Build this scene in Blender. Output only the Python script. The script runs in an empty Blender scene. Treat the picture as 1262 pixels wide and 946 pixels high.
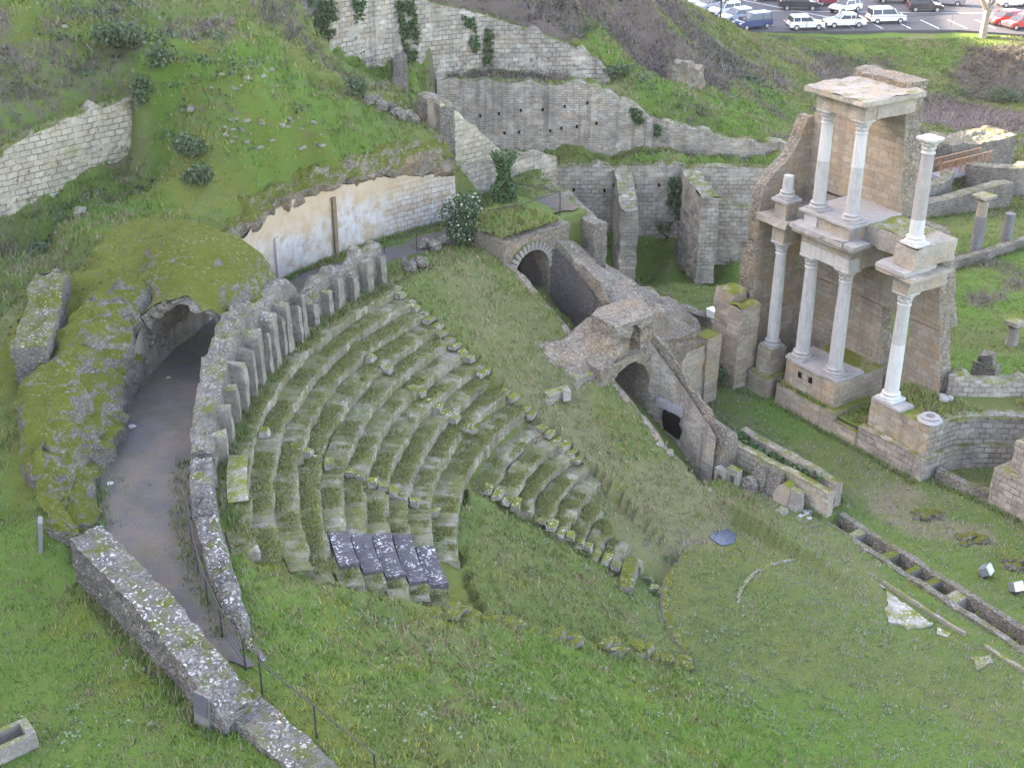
import bpy, math, random
import numpy as np
random.seed(7); RNG = np.random.default_rng(11)
R_ = math.radians
sc = bpy.context.scene
COL = sc.collection

# ------------------------------------------------------------------ survey
# The site plan was measured by sighting on the photograph: a sight line (u, v)
# from the viewpoint on the town wall, 30 m above the orchestra, met with a level.
FOC, PIT, EYE = 1600.0, R_(27.0), 30.0
CP, SP = math.cos(PIT), math.sin(PIT)
def sight(u, v):
    a = (u-631)/FOC; b = (v-473)/FOC
    return a, CP-SP*b, -SP-CP*b
def un(u, v, z):
    d = sight(u, v); t = (z-EYE)/d[2]
    return np.array([d[0]*t, d[1]*t, z])
CX, CY = 12.0, 40.0                                   # centre of the orchestra
def pol(R, th, z=None):
    a = R_(th); p = (CX+R*math.cos(a), CY+R*math.sin(a))
    return p if z is None else (p[0], p[1], z)
OX, OY = 17.3, 52.4                                   # stage frame: s along, n away
ES = np.array([.545, -.838]); ES /= np.hypot(*ES); EN = np.array([-ES[1], ES[0]])
def SN(s, n, z=None):
    p = np.array([OX, OY])+ES*s+EN*n
    return (p[0], p[1]) if z is None else (p[0], p[1], z)

# ------------------------------------------------------------------ noise
def _h(i):
    i = (i.astype(np.int64) & 0x7fffffff)
    i = (i ^ (i >> 13))*1274126177 & 0x7fffffff
    return ((i ^ (i >> 16)) & 0xffff)/65535.0
def vnoise(x, y, z=0.0, seed=0):
    x = np.asarray(x, float); y = np.asarray(y, float); z = np.zeros_like(x)+z
    xi, yi, zi = np.floor(x), np.floor(y), np.floor(z)
    fx, fy, fz = x-xi, y-yi, z-zi
    fx = fx*fx*(3-2*fx); fy = fy*fy*(3-2*fy); fz = fz*fz*(3-2*fz)
    def c(a, b, d):
        return _h((xi+a).astype(np.int64)*374761393+(yi+b).astype(np.int64)*668265263+(zi+d).astype(np.int64)*1440662683+seed*69069)
    r = 0
    for a in (0, 1):
        for b in (0, 1):
            for d in (0, 1):
                r = r+c(a, b, d)*(fx if a else 1-fx)*(fy if b else 1-fy)*(fz if d else 1-fz)
    return r*2-1
def fbm(x, y, z=0.0, o=3, seed=0):
    r = 0; a = 1.0; f = 1.0; t = 0
    for k in range(o):
        r = r+a*vnoise(np.asarray(x)*f, np.asarray(y)*f, np.asarray(z)*f, seed+k); t += a; a *= .5; f *= 2.03
    return r/t
def rnd(a, b): return a+(b-a)*random.random()
def sstep(a, b, x):
    t = np.clip((np.asarray(x, float)-a)/(b-a), 0, 1); return t*t*(3-2*t)

# ------------------------------------------------------------------ objects
def mesh(name, V, F, mat=None, parent=None, uv=None, smooth=False, cols=None):
    me = bpy.data.meshes.new(name)
    V = np.asarray(V, float)
    me.from_pydata(V.tolist() if len(V) else [], [], F if isinstance(F, list) else F.tolist())
    if uv is not None:
        l = me.uv_layers.new(name='UVMap')
        idx = np.empty(len(me.loops), np.int32); me.loops.foreach_get('vertex_index', idx)
        l.data.foreach_set('uv', np.asarray(uv, np.float32)[idx].ravel())
    if cols is not None:
        for nm, c in cols.items():
            at = me.attributes.new(nm, 'FLOAT_COLOR', 'POINT')
            at.data.foreach_set('color', np.asarray(c, np.float32).ravel())
    if mat is not None: me.materials.append(mat)
    if smooth: me.polygons.foreach_set('use_smooth', [True]*len(me.polygons))
    me.update()
    o = bpy.data.objects.new(name, me); COL.objects.link(o)
    if parent is not None: o.parent = parent
    return o
def tag(o, label=None, cat=None, group=None, kind=None):
    if label: o['label'] = label
    if cat: o['category'] = cat
    if group: o['group'] = group
    if kind: o['kind'] = kind
    return o
def empty(name, loc=(0, 0, 0), label=None, cat=None, group=None, rz=0):
    o = bpy.data.objects.new(name, None); COL.objects.link(o)
    o.location = loc; o.rotation_euler = (0, 0, rz); o.empty_display_size = .3
    return tag(o, label, cat, group)

class MB:
    """collects shapes into one mesh"""
    def __init__(s): s.V = []; s.F = []
    def add(s, V, F):
        b = len(s.V); s.V += [tuple(v) for v in V]; s.F += [tuple(i+b for i in f) for f in F]; return s
    def box(s, c, d, rz=0, jit=0, tilt=0):
        x, y, z = c; a, b, h = d[0]/2, d[1]/2, d[2]/2; cr, sr = math.cos(rz), math.sin(rz); V = []
        for k in range(8):
            p = [(a if k & 1 else -a)+rnd(-jit, jit), (b if k & 2 else -b)+rnd(-jit, jit), (h if k & 4 else -h)+rnd(-jit, jit)]
            if tilt: p[0], p[2] = p[0]*math.cos(tilt)+p[2]*math.sin(tilt), -p[0]*math.sin(tilt)+p[2]*math.cos(tilt)
            V.append((x+p[0]*cr-p[1]*sr, y+p[0]*sr+p[1]*cr, z+p[2]))
        return s.add(V, [(0, 2, 3, 1), (4, 5, 7, 6), (0, 1, 5, 4), (2, 6, 7, 3), (0, 4, 6, 2), (1, 3, 7, 5)])
    def tube(s, pts, r, n=6, cap=True):
        P = [np.array(p, float) for p in pts]; rr = r if isinstance(r, (list, tuple)) else [r]*len(P)
        b = len(s.V)
        for i, p in enumerate(P):
            d = P[min(i+1, len(P)-1)]-P[max(i-1, 0)]; d /= np.linalg.norm(d)+1e-9
            u = np.cross(d, (0, 0, 1.0) if abs(d[2]) < .9 else (1.0, 0, 0)); u /= np.linalg.norm(u); w = np.cross(d, u)
            for k in range(n):
                a = 2*math.pi*k/n; s.V.append(tuple(p+rr[i]*(u*math.cos(a)+w*math.sin(a))))
        for i in range(len(P)-1):
            for k in range(n):
                k2 = (k+1) % n; s.F.append((b+i*n+k, b+i*n+k2, b+(i+1)*n+k2, b+(i+1)*n+k))
        if cap:
            s.F.append(tuple(b+k for k in range(n))[::-1]); s.F.append(tuple(b+(len(P)-1)*n+k for k in range(n)))
        return s
    def lathe(s, c, prof, n=24, mod=None):
        b = len(s.V)
        for i, (r, z) in enumerate(prof):
            for k in range(n):
                a = 2*math.pi*k/n; q = r*(mod(i, a) if mod else 1)
                s.V.append((c[0]+q*math.cos(a), c[1]+q*math.sin(a), c[2]+z))
        for i in range(len(prof)-1):
            for k in range(n):
                k2 = (k+1) % n; s.F.append((b+i*n+k, b+i*n+k2, b+(i+1)*n+k2, b+(i+1)*n+k))
        s.F.append(tuple(b+k for k in range(n))[::-1]); s.F.append(tuple(b+(len(prof)-1)*n+k for k in range(n)))
        return s
    def prism(s, poly, z0, z1):
        n = len(poly); V = [(x, y, z0) for x, y in poly]+[(x, y, z1) for x, y in poly]
        F = [tuple(range(n))[::-1], tuple(range(n, 2*n))]+[(i, (i+1) % n, n+(i+1) % n, n+i) for i in range(n)]
        return s.add(V, F)
    def rock(s, c, d, rz=0, rough=.25):
        n, m = 7, 4; b = len(s.V); cr, sr = math.cos(rz), math.sin(rz)
        rings = [(0, -1)]+[(1, -.55), (1.05, .25), (.72, .85)]+[(0, 1)]
        for j, (rr, zz) in enumerate(rings):
            for k in range(n if 0 < j < 4 else 1):
                a = 2*math.pi*k/n; q = (rr*(1+rnd(-rough, rough)))*.5
                x, y = q*math.cos(a)*d[0], q*math.sin(a)*d[1]; z = zz*.5*d[2]*(1+rnd(-rough, rough)*.6)
                s.V.append((c[0]+x*cr-y*sr, c[1]+x*sr+y*cr, c[2]+z))
        for k in range(n):
            k2 = (k+1) % n
            s.F.append((b, b+1+k2, b+1+k))
            for j in range(2):
                p = b+1+j*n; s.F.append((p+k, p+k2, p+n+k2, p+n+k))
            s.F.append((b+1+2*n+k, b+1+2*n+k2, b+1+3*n))
        return s
    def build(s, name, mat=None, parent=None, smooth=False):
        return mesh(name, s.V, s.F, mat, parent, smooth=smooth)
def stretch(pts, zb, zt, res):
    """resample a polyline; returns points, bottoms, tops, running length"""
    P = np.array(pts, float); n = len(P)
    zb = np.zeros(n)+np.asarray(zb, float); zt = np.zeros(n)+np.asarray(zt, float)
    L = np.concatenate([[0], np.cumsum(np.hypot(*(P[1:]-P[:-1]).T))]); m = max(2, int(L[-1]/res)+1)
    q = np.linspace(0, L[-1], m)
    return np.c_[np.interp(q, L, P[:, 0]), np.interp(q, L, P[:, 1])], np.interp(q, L, zb), np.interp(q, L, zt), q
def wall(name, pts, zb, zt, th, mat, parent=None, side=1, res=.3, jag=.12, bump=.035, batter=0.0, drop=0.0, course=.0, seed=None):
    """a stone wall along a polyline: front face on the line, body on its left (side=1) or right (-1)"""
    seed = random.randint(0, 9999) if seed is None else seed
    Q, b, t, q = stretch(pts, zb, zt, res)
    T = np.gradient(Q, axis=0); T /= np.linalg.norm(T, axis=1)[:, None]
    N = np.c_[-T[:, 1], T[:, 0]]*side
    j1 = fbm(q*1.3, q*0+seed*.37, o=3, seed=seed)*jag*1.6
    if course: j1 = np.round(j1/course)*course+.25*j1
    t = np.maximum(t+j1, b+.12)
    H = float(np.max(t-b)); nv = max(2, int(H/res)+1); nt = max(1, int(th/res+.5))
    V = []; U = []
    cols = nv*2+nt-1
    for k in range(cols+1 if False else nv+nt-1+nv):
        if k < nv: f = k/(nv-1); off = batter*f; z = b+(t-b)*f; nn = -1.0; up = 0; uvv = z
        elif k < nv+nt-1:
            f = (k-nv+1)/nt; off = batter+(th-batter)*f; z = t-drop*f+fbm(q*1.7, q*0+f*7+seed, o=2, seed=seed+3)*jag*.8; nn = 0; up = 1; uvv = z+f*th
        else:
            f = 1-(k-nv-nt+1)/(nv-1); off = th+0*f; z = b+(t-drop-b)*f; nn = 1.0; up = 0; uvv = -z
        x = Q[:, 0]+N[:, 0]*off; y = Q[:, 1]+N[:, 1]*off
        d = fbm(x*2.2, y*2.2, z*2.2, o=2, seed=seed+5)*bump+RNG.uniform(-1, 1, len(q))*bump*.5
        x = x+N[:, 0]*nn*d; y = y+N[:, 1]*nn*d; z = z+up*d
        V.append(np.c_[x, y, z]); U.append(np.c_[q, np.zeros(len(q))+uvv])
    K = len(V); m = len(q); V = np.stack(V, 1); U = np.stack(U, 1)
    F = []
    for i in range(m-1):
        for k in range(K-1):
            a = i*K+k; f = (a, a+K, a+K+1, a+1); F.append(f if side > 0 else f[::-1])
    for i in (0, m-1):
        o = i*K
        for k in range(nv-1):
            f = (o+k, o+k+1, o+K-2-k, o+K-1-k); F.append(f if (i == 0) == (side > 0) else f[::-1])
        if nt > 1:
            f = tuple(o+k for k in range(nv-1, nv+nt)); F.append(f if (i == 0) == (side > 0) else f[::-1])
    return mesh(name, V.reshape(-1, 3), F, mat, parent, uv=U.reshape(-1, 2))
def loft(name, rows, mat, parent=None, uv=None, bump=0.0, seed=0, closed=False, smooth=False, caps=False):
    """a sheet through rows of equal point count"""
    V = np.array(rows, float); m, K = V.shape[:2]
    if bump:
        P = V.reshape(-1, 3)
        for ax in range(3):
            P[:, ax] += fbm(P[:, 0]*2+ax*9, P[:, 1]*2, P[:, 2]*2, o=3, seed=seed+ax)*bump
    if uv is None:
        d = np.concatenate([np.zeros((1, K)), np.cumsum(np.linalg.norm(V[1:]-V[:-1], axis=2), 0)])
        e = np.concatenate([np.zeros((m, 1)), np.cumsum(np.linalg.norm(V[:, 1:]-V[:, :-1], axis=2), 1)], 1)
        uv = np.stack([d.mean(1)[:, None]+0*e, e], 2)
    F = [(i*K+k, (i+1)*K+k, (i+1)*K+k+1, i*K+k+1) for i in range(m-1) for k in range(K-1)]
    if closed: F += [(i*K+K-1, (i+1)*K+K-1, (i+1)*K, i*K) for i in range(m-1)]
    if caps:
        F.append(tuple(range(K))); F.append(tuple((m-1)*K+k for k in range(K))[::-1])
    return mesh(name, V.reshape(-1, 3), F, mat, parent, uv=uv.reshape(-1, 2), smooth=smooth)

# ------------------------------------------------------------------ materials
class Nt:
    def __init__(s, name, rough=.9, spec=.2):
        s.m = bpy.data.materials.new(name); s.m.use_nodes = True; s.t = s.m.node_tree
        s.b = s.t.nodes['Principled BSDF']; s.b.inputs['Roughness'].default_value = rough
        s.b.inputs['Specular IOR Level'].default_value = spec
        s.co = None
    def n(s, ty, **kw):
        nd = s.t.nodes.new('ShaderNode'+ty)
        for k, v in kw.items():
            if k in ('uv_map', 'attribute_name', 'operation', 'data_type', 'blend_type', 'feature', 'offset', 'noise_dimensions', 'offset_frequency', 'squash', 'squash_frequency', 'distance_metric', 'clamp_factor'):
                setattr(nd, k, v); continue
            i = nd.inputs[int(k[1:])] if k[0] == '_' else nd.inputs[k.replace('_', ' ')]
            if isinstance(v, bpy.types.NodeSocket): s.t.links.new(v, i)
            else: i.default_value = (*v, 1) if isinstance(v, tuple) and len(v) == 3 and i.type == 'RGBA' else v
        return nd
    def obj(s):
        if s.co is None: s.co = s.n('TexCoord').outputs['Object']
        return s.co
    def uv(s): return s.n('UVMap', uv_map='UVMap').outputs[0]
    def noise(s, sc_, det=4, ro=.6, vec=None, c=False):
        o = s.n('TexNoise', Vector=vec if vec is not None else s.obj(), Scale=sc_, Detail=det, Roughness=ro); return o.outputs[1 if c else 0]
    def ramp(s, f, a, b):
        return s.n('MapRange', Value=f, _1=a, _2=b).outputs[0]
    def mix(s, f, a, b, bt='MIX'):
        nd = s.t.nodes.new('ShaderNodeMix'); nd.data_type = 'RGBA'; nd.blend_type = bt
        for i, v in ((0, f), (6, a), (7, b)):
            if isinstance(v, bpy.types.NodeSocket): s.t.links.new(v, nd.inputs[i])
            else: nd.inputs[i].default_value = (*v, 1) if isinstance(v, tuple) else v
        return nd.outputs[2]
    def math(s, op, a, b=0.0, c=0.0):
        return s.n('Math', operation=op, _0=a, _1=b, _2=c).outputs[0]
    def up(s):
        return s.n('SeparateXYZ', Vector=s.n('NewGeometry').outputs['Normal']).outputs[2]
    def mapv(s, v, scale):
        return s.n('Mapping', Vector=v, Scale=scale).outputs[0]
    def done(s, col, h=None, dist=.05, strength=.6):
        if isinstance(col, tuple): s.b.inputs['Base Color'].default_value = (*col, 1)
        else: s.t.links.new(col, s.b.inputs['Base Color'])
        if h is not None:
            s.t.links.new(s.n('Bump', Strength=strength, Distance=dist, Height=h).outputs[0], s.b.inputs['Normal'])
        return s.m
def plain(name, col, rough=.6, spec=.3, metal=0, var=.12, sc_=6):
    k = Nt(name, rough, spec); k.b.inputs['Metallic'].default_value = metal
    f = k.noise(sc_, 4)
    return k.done(k.mix(f, tuple(c*(1-var*1.6) for c in col), tuple(min(1, c*(1+var*1.6)) for c in col)))
MOSS = (.155, .168, .024); MOSS2 = (.095, .11, .024)
def stone(name, c1, c2, mortar=(.09, .08, .07), bw=.5, bh=.25, kind='ashlar', moss=.3, lichen=0.0, stain=(.1, .09, .085), streak=.5, ms=.02, dist=.05, bump=.8, ochre=0.0, grime=.55, sidemoss=.12):
    k = Nt(name, .95, .12)
    if kind == 'plain':
        col = k.mix(k.ramp(k.noise(2.2, 6, .7), .35, .65), c1, c2); col = k.mix(k.math('MULTIPLY', k.ramp(k.noise(13, 5, .75), .45, .7), .4), col, mortar)
        h = k.math('ADD', k.math('MULTIPLY', k.noise(5, 5, .7), .8), k.math('MULTIPLY', k.noise(22, 4, .7), .5))
    elif kind == 'ashlar':
        u = k.uv(); w = k.n('VectorMath', operation='MULTIPLY_ADD', _0=k.noise(1.8, 3, vec=u, c=True), _1=(.16, .1, 0), _2=u).outputs[0]
        def brick(bw_, bh_, o):
            return k.n('TexBrick', Vector=w, Color1=(0, 0, 0), Color2=(1, 1, 1), Mortar=(.5, .5, .5), Scale=1.0, Mortar_Size=ms, Mortar_Smooth=.4, Bias=0.0, Brick_Width=bw_, Row_Height=bh_)
        br = brick(bw, bh, .5)
        f = k.n('SeparateColor', Color=br.outputs[0]).outputs[0]; mo = br.outputs[1]
        col = k.mix(f, c1, c2)
        gone = k.ramp(k.noise(1.1, 4), .38, .55)            # the joints are worn away in places
        mo2 = k.math('MULTIPLY', mo, gone)
        col = k.mix(k.math('MULTIPLY', mo2, .85), col, mortar)
        h = k.math('SUBTRACT', k.math('MULTIPLY', k.noise(14, 4), .5), mo2)
    else:
        sc_ = 1/bw
        p = k.n('VectorMath', operation='MULTIPLY_ADD', _0=k.noise(3, 3, c=True), _1=(.22, .22, .22), _2=k.obj()).outputs[0]
        p = k.mapv(p, (1, 1, 1.5))
        v = k.n('TexVoronoi', Vector=p, Scale=sc_); e = k.n('TexVoronoi', Vector=p, Scale=sc_, feature='DISTANCE_TO_EDGE')
        f = k.n('SeparateColor', Color=v.outputs[1]).outputs[0]
        col = k.mix(f, c1, c2)
        v2 = k.n('TexVoronoi', Vector=p, Scale=sc_*2.7); f2 = k.n('SeparateColor', Color=v2.outputs[1]).outputs[0]
        col = k.mix(k.math('MULTIPLY', k.ramp(k.noise(1.9, 4), .42, .56), .7), col, k.mix(f2, c1, c2))
        col = k.mix(k.math('MULTIPLY', k.ramp(k.noise(24, 4, .75), .35, .7), .5), col, tuple(min(1, c*1.35) for c in c2))
        col = k.mix(k.math('MULTIPLY', k.ramp(k.noise(9, 6, .8), .5, .66), .75), col, tuple(c*.6 for c in mortar))  # dark dirt flecks, also painting in crevice shade the bump leaves out
        gap = k.math('MULTIPLY', k.ramp(e.outputs[0], .11, .0), k.ramp(k.noise(1.3, 5, .7), .42, .6)); col = k.mix(k.math('MULTIPLY', gap, .75), col, mortar)
        h = k.math('ADD', k.math('MULTIPLY', k.ramp(e.outputs[0], 0, .25), .45), k.math('ADD', k.math('MULTIPLY', k.ramp(v2.outputs[0], .6, 0), .35), k.math('MULTIPLY', k.noise(18, 5, .7), .7)))
    col = k.mix(k.math('MULTIPLY', k.ramp(k.noise(.55, 5, .65), .42, .68), grime), col, stain)
    col = k.mix(k.math('MULTIPLY', k.ramp(k.noise(7, 6, .75), .4, .7), .5), col, tuple(c*.4 for c in c1))
    col = k.mix(k.math('MULTIPLY', k.ramp(k.noise(15, 5, .8), .52, .7), .3), col, tuple(min(1, c*1.5) for c in c2))
    if ochre: col = k.mix(k.math('MULTIPLY', k.ramp(k.noise(.9, 4, .6, vec=k.mapv(k.obj(), (1, 1, 1.3))), .5, .66), ochre), col, (.36, .21, .08))
    if streak:
        st = k.noise(1.0, 4, .6, vec=k.mapv(k.obj(), (2.2, 2.2, .12)))
        col = k.mix(k.math('MULTIPLY', k.ramp(st, .5, .72), streak), col, stain)
    upz = k.up()
    if moss:
        mn = k.noise(1.6, 6, .7)
        a = k.ramp(k.math('ADD', k.math('MULTIPLY', k.ramp(upz, .25, .8), moss), mn), .72, .92)
        b = k.math('MULTIPLY', k.ramp(k.noise(.8, 5, .7), .56, .72), sidemoss*2)
        mcol = k.mix(k.noise(5, 3), MOSS, MOSS2)
        col = k.mix(k.math('MAXIMUM', a, b), col, mcol)
        h = k.math('ADD', h, k.math('MULTIPLY', a, k.noise(30, 2)))
    if lichen:
        lv = k.n('TexVoronoi', Vector=k.n('VectorMath', operation='MULTIPLY_ADD', _0=k.noise(5, 3, c=True), _1=(.35, .35, .35), _2=k.obj()).outputs[0], Scale=7.5)
        ln = k.math('MULTIPLY', k.ramp(k.math('ADD', lv.outputs[0], k.math('MULTIPLY', k.noise(4.5, 4, .7), .55)), .66, .5), k.ramp(k.noise(1.0, 5, .7), .40, .56))
        ln = k.math('MULTIPLY', ln, k.ramp(upz, -.2, .5))
        col = k.mix(k.math('MULTIPLY', ln, lichen), col, (.62, .61, .6))
    return k.done(col, h, dist, bump)
M = {}
M['tan'] = stone('tan ashlar', (.27, .225, .175), (.385, .335, .27), (.16, .12, .09), .62, .27, moss=.42, streak=.45, stain=(.15, .12, .1), ms=.012, ochre=.35, bump=.6, grime=.4, sidemoss=.03)
M['grey'] = stone('grey ashlar', (.25, .218, .183), (.42, .372, .312), (.08, .07, .065), .5, .27, moss=.3, streak=.5, stain=(.12, .11, .105), ms=.022, ochre=.12, sidemoss=.1)
M['pale'] = stone('pale ashlar', (.29, .262, .222), (.46, .42, .36), (.075, .065, .055), .46, .28, moss=.25, streak=.75, stain=(.15, .13, .115), ms=.024, ochre=.25, sidemoss=.08)
M['small'] = stone('small coursed stone', (.29, .252, .212), (.455, .405, .345), (.11, .095, .08), .36, .145, moss=.3, streak=.9, stain=(.115, .1, .09), ms=.012, ochre=.2, sidemoss=.05)
M['old'] = stone('old warm ashlar', (.33, .29, .22), (.45, .41, .33), (.1, .09, .07), .5, .26, moss=.35, streak=.3, stain=(.16, .14, .12), ms=.024, ochre=.15, sidemoss=.3)
M['rub'] = stone('dark rubble concrete', (.15, .13, .11), (.30, .27, .23), (.045, .04, .036), .2, kind='rubble', moss=.25, streak=.2, stain=(.06, .055, .05), lichen=.3, bump=1, dist=.09, sidemoss=.1)
M['rubpale'] = stone('pale rubble concrete', (.145, .118, .088), (.36, .31, .25), (.055, .045, .036), .25, kind='rubble', moss=.1, streak=.2, stain=(.15, .13, .11), lichen=.25, ochre=.25, bump=1, dist=.09, sidemoss=.06)
M['rubmoss'] = stone('mossy rubble', (.15, .13, .11), (.27, .245, .21), (.06, .05, .045), .17, kind='rubble', moss=.56, streak=.0, stain=(.08, .07, .06), lichen=.18, bump=1, dist=.09, sidemoss=.2)
M['rubhalf'] = stone('half mossy rubble', (.15, .13, .11), (.29, .26, .22), (.06, .05, .045), .2, kind='rubble', moss=.36, streak=0, lichen=.5, bump=1, dist=.09, sidemoss=.1)
M['lich'] = stone('lichened wall top', (.13, .12, .11), (.25, .23, .21), (.05, .045, .04), .19, kind='rubble', moss=.25, streak=.0, stain=(.09, .08, .075), lichen=.9, bump=1, dist=.08, sidemoss=.05)
M['block'] = stone('weathered stone', (.21, .19, .165), (.34, .31, .27), (.12, .11, .1), .7, kind='plain', moss=.34, streak=.2, lichen=.3, bump=.5, dist=.03, sidemoss=.08)
M['stub'] = stone('portico stone', (.14, .125, .105), (.30, .27, .23), (.10, .09, .08), .22, kind='rubble', moss=.26, streak=.8, stain=(.11, .1, .095), lichen=.35, bump=1, dist=.07, sidemoss=.06)
M['pier'] = stone('portico pier stone', (.12, .107, .09), (.31, .285, .245), (.15, .135, .12), .3, kind='plain', moss=.28, streak=.85, stain=(.12, .11, .1), lichen=.3, bump=.7, dist=.05, sidemoss=.05)
M['slab'] = stone('dark slab', (.075, .07, .078), (.105, .1, .108), (.055, .053, .055), .9, kind='plain', moss=.04, streak=0, stain=(.06, .06, .065), lichen=.75, bump=.25, dist=.02, sidemoss=.02, grime=.3)
M['entab'] = stone('entablature stone', (.27, .24, .205), (.40, .362, .31), (.16, .135, .11), 1.1, kind='plain', moss=.2, streak=.6, stain=(.17, .145, .12), ochre=.3, bump=.4, dist=.03, sidemoss=.02)
def seatmat():
    k = Nt('mossy seat stone', .95, .1)
    u = k.uv()
    br = k.n('TexBrick', Vector=u, Color1=(0, 0, 0), Color2=(1, 1, 1), Mortar=(.5, .5, .5), Scale=1.0, Mortar_Size=.015, Mortar_Smooth=.3, Bias=0.0, Brick_Width=.95, Row_Height=2.0)
    f = k.n('SeparateColor', Color=br.outputs[0]).outputs[0]
    col = k.mix(f, (.17, .15, .12), (.32, .285, .235))
    col = k.mix(k.math('MULTIPLY', k.ramp(k.noise(3, 5, .7), .4, .7), .6), col, (.12, .11, .095))
    col = k.mix(br.outputs[1], col, (.06, .055, .045))
    upz = k.up(); n1 = k.noise(1.1, 6, .7); n2 = k.noise(6, 5, .7)
    gm = k.mix(k.ramp(k.noise(.45, 4), .4, .6), k.mix(n2, (.1, .108, .034), (.145, .145, .048)), k.mix(n2, (.088, .108, .04), (.115, .128, .055)))
    gm = k.mix(k.ramp(k.noise(3.2, 5, .75), .48, .62), gm, (.155, .135, .095))
    a = k.ramp(k.math('ADD', k.math('MULTIPLY', k.ramp(upz, .2, .75), .42), n1), .76, .97)
    side = k.math('MULTIPLY', k.ramp(k.noise(2.2, 5, .7), .44, .58), .85)
    col = k.mix(k.math('MAXIMUM', a, side), col, gm)
    lv = k.n('TexVoronoi', Vector=k.n('VectorMath', operation='MULTIPLY_ADD', _0=k.noise(7, 3, c=True), _1=(.3, .3, .3), _2=k.obj()).outputs[0], Scale=5.5)
    ln = k.math('MULTIPLY', k.ramp(lv.outputs[0], .24, .15), k.ramp(k.noise(.8, 4), .53, .62))
    col = k.mix(k.math('MULTIPLY', ln, .6), col, (.5, .5, .47))
    h = k.math('ADD', k.math('MULTIPLY', n2, .6), k.math('MULTIPLY', k.noise(25, 3), .6))
    return k.done(col, h, .07, .8)
M['seat'] = seatmat()
def plaster():
    k = Nt('old white plaster', .9, .15)
    n = k.noise(.5, 6, .65); n2 = k.noise(1.7, 6, .7)
    col = k.mix(k.ramp(n, .35, .65), (.42, .415, .425), (.38, .34, .29))
    col = k.mix(k.math('MULTIPLY', k.ramp(n2, .46, .6), .75), col, (.30, .21, .125)); col = k.mix(k.math('MULTIPLY', k.ramp(k.noise(2.4, 6, .75, vec=k.mapv(k.obj(), (1, 1, .3))), .5, .66), .5), col, (.22, .205, .2))
    u = k.uv(); w = k.n('VectorMath', operation='MULTIPLY_ADD', _0=k.noise(1.5, 3, vec=u, c=True), _1=(.2, .14, 0), _2=u).outputs[0]
    br = k.n('TexBrick', Vector=w, Scale=1.0, Mortar_Size=.018, Mortar_Smooth=.3, Brick_Width=.42, Row_Height=.26)
    ux = k.n('SeparateXYZ', Vector=u)
    bare = k.ramp(k.math('ADD', k.math('MULTIPLY', k.noise(.7, 4), 3.0), ux.outputs[0]), 9.4, 10.4)
    col = k.mix(k.math('MULTIPLY', br.outputs[1], k.math('MULTIPLY', bare, .8)), col, (.14, .12, .11))
    hi = k.ramp(k.math('ADD', ux.outputs[1], k.math('MULTIPLY', k.noise(.6, 6, .7), 3.2)), 10.9, 12.2)
    col = k.mix(k.math('MULTIPLY', hi, .75), col, (.40, .29, .18))
    return k.done(col, k.math('SUBTRACT', k.noise(9, 5), k.math('MULTIPLY', br.outputs[1], bare)), .04, .7)
M['plaster'] = plaster()
def marble(name, c1, c2, dirt=.4):
    k = Nt(name, .6, .3)
    col = k.mix(k.noise(3, 5), c1, c2)
    col = k.mix(k.math('MULTIPLY', k.ramp(k.noise(2.0, 5, .7, vec=k.mapv(k.obj(), (3, 3, .5))), .5, .75), dirt), col, (.2, .19, .18))
    return k.done(col, k.noise(30, 3), .01, .4)
M['marble'] = marble('weathered marble', (.29, .277, .268), (.43, .415, .4), .8)
M['marbledark'] = marble('grey weathered marble', (.22, .205, .195), (.36, .34, .325), .75)
M['marblenew'] = marble('restored white marble', (.43, .42, .41), (.5, .49, .48), .35)
def ground():
    k = Nt('grassy ground', .97, .08)
    at = k.n('Attribute', attribute_name='zone'); s3 = k.n('SeparateColor', Color=at.outputs[0])
    moss, dry, bram = s3.outputs[0], s3.outputs[1], s3.outputs[2]; fresh = at.outputs[3]
    n0 = k.noise(.35, 5, .65); n1 = k.noise(2.2, 5, .7); n2 = k.noise(11, 5, .75)
    g = k.mix(k.ramp(n0, .35, .65), (.092, .135, .036), (.128, .16, .046))
    g = k.mix(k.ramp(n1, .4, .7), g, (.105, .12, .044))
    g = k.mix(k.math('MULTIPLY', k.ramp(n2, .42, .7), .55), g, (.165, .175, .075))
    g = k.mix(k.math('MULTIPLY', fresh, k.ramp(n1, .3, .55)), g, (.09, .165, .03))
    d = k.mix(n2, (.165, .15, .08), (.21, .18, .11)); d = k.mix(k.ramp(n1, .45, .6), d, (.135, .145, .06))
    col = k.mix(k.ramp(k.math('ADD', dry, k.math('MULTIPLY', k.math('SUBTRACT', n1, .5), 1.3)), .3, .8), g, d)
    m = k.mix(n2, (.165, .175, .03), (.095, .115, .026)); m = k.mix(k.math('MULTIPLY', k.ramp(k.noise(4.5, 5, .7), .5, .62), .6), m, (.12, .105, .07))
    col = k.mix(k.ramp(k.math('ADD', moss, k.math('MULTIPLY', k.math('SUBTRACT', n1, .5), 1.2)), .35, .65), col, m)
    b = k.mix(n2, (.11, .085, .075), (.16, .13, .11))
    col = k.mix(k.ramp(k.math('ADD', bram, k.math('MULTIPLY', k.math('SUBTRACT', n1, .5), 1.2)), .4, .7), col, b)
    h = k.math('ADD', k.math('MULTIPLY', n2, .7), k.math('MULTIPLY', k.noise(40, 3), .5))
    return k.done(col, h, .12, .8)
M['ground'] = ground()
def attrcol(name, rough=.85, trans=.25):
    k = Nt(name, rough, .15)
    c = k.n('Attribute', attribute_name='col').outputs[0]
    return k.done(c)
M['blade'] = attrcol('plant blades'); M['leaf'] = attrcol('leaves', .6)
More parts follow.
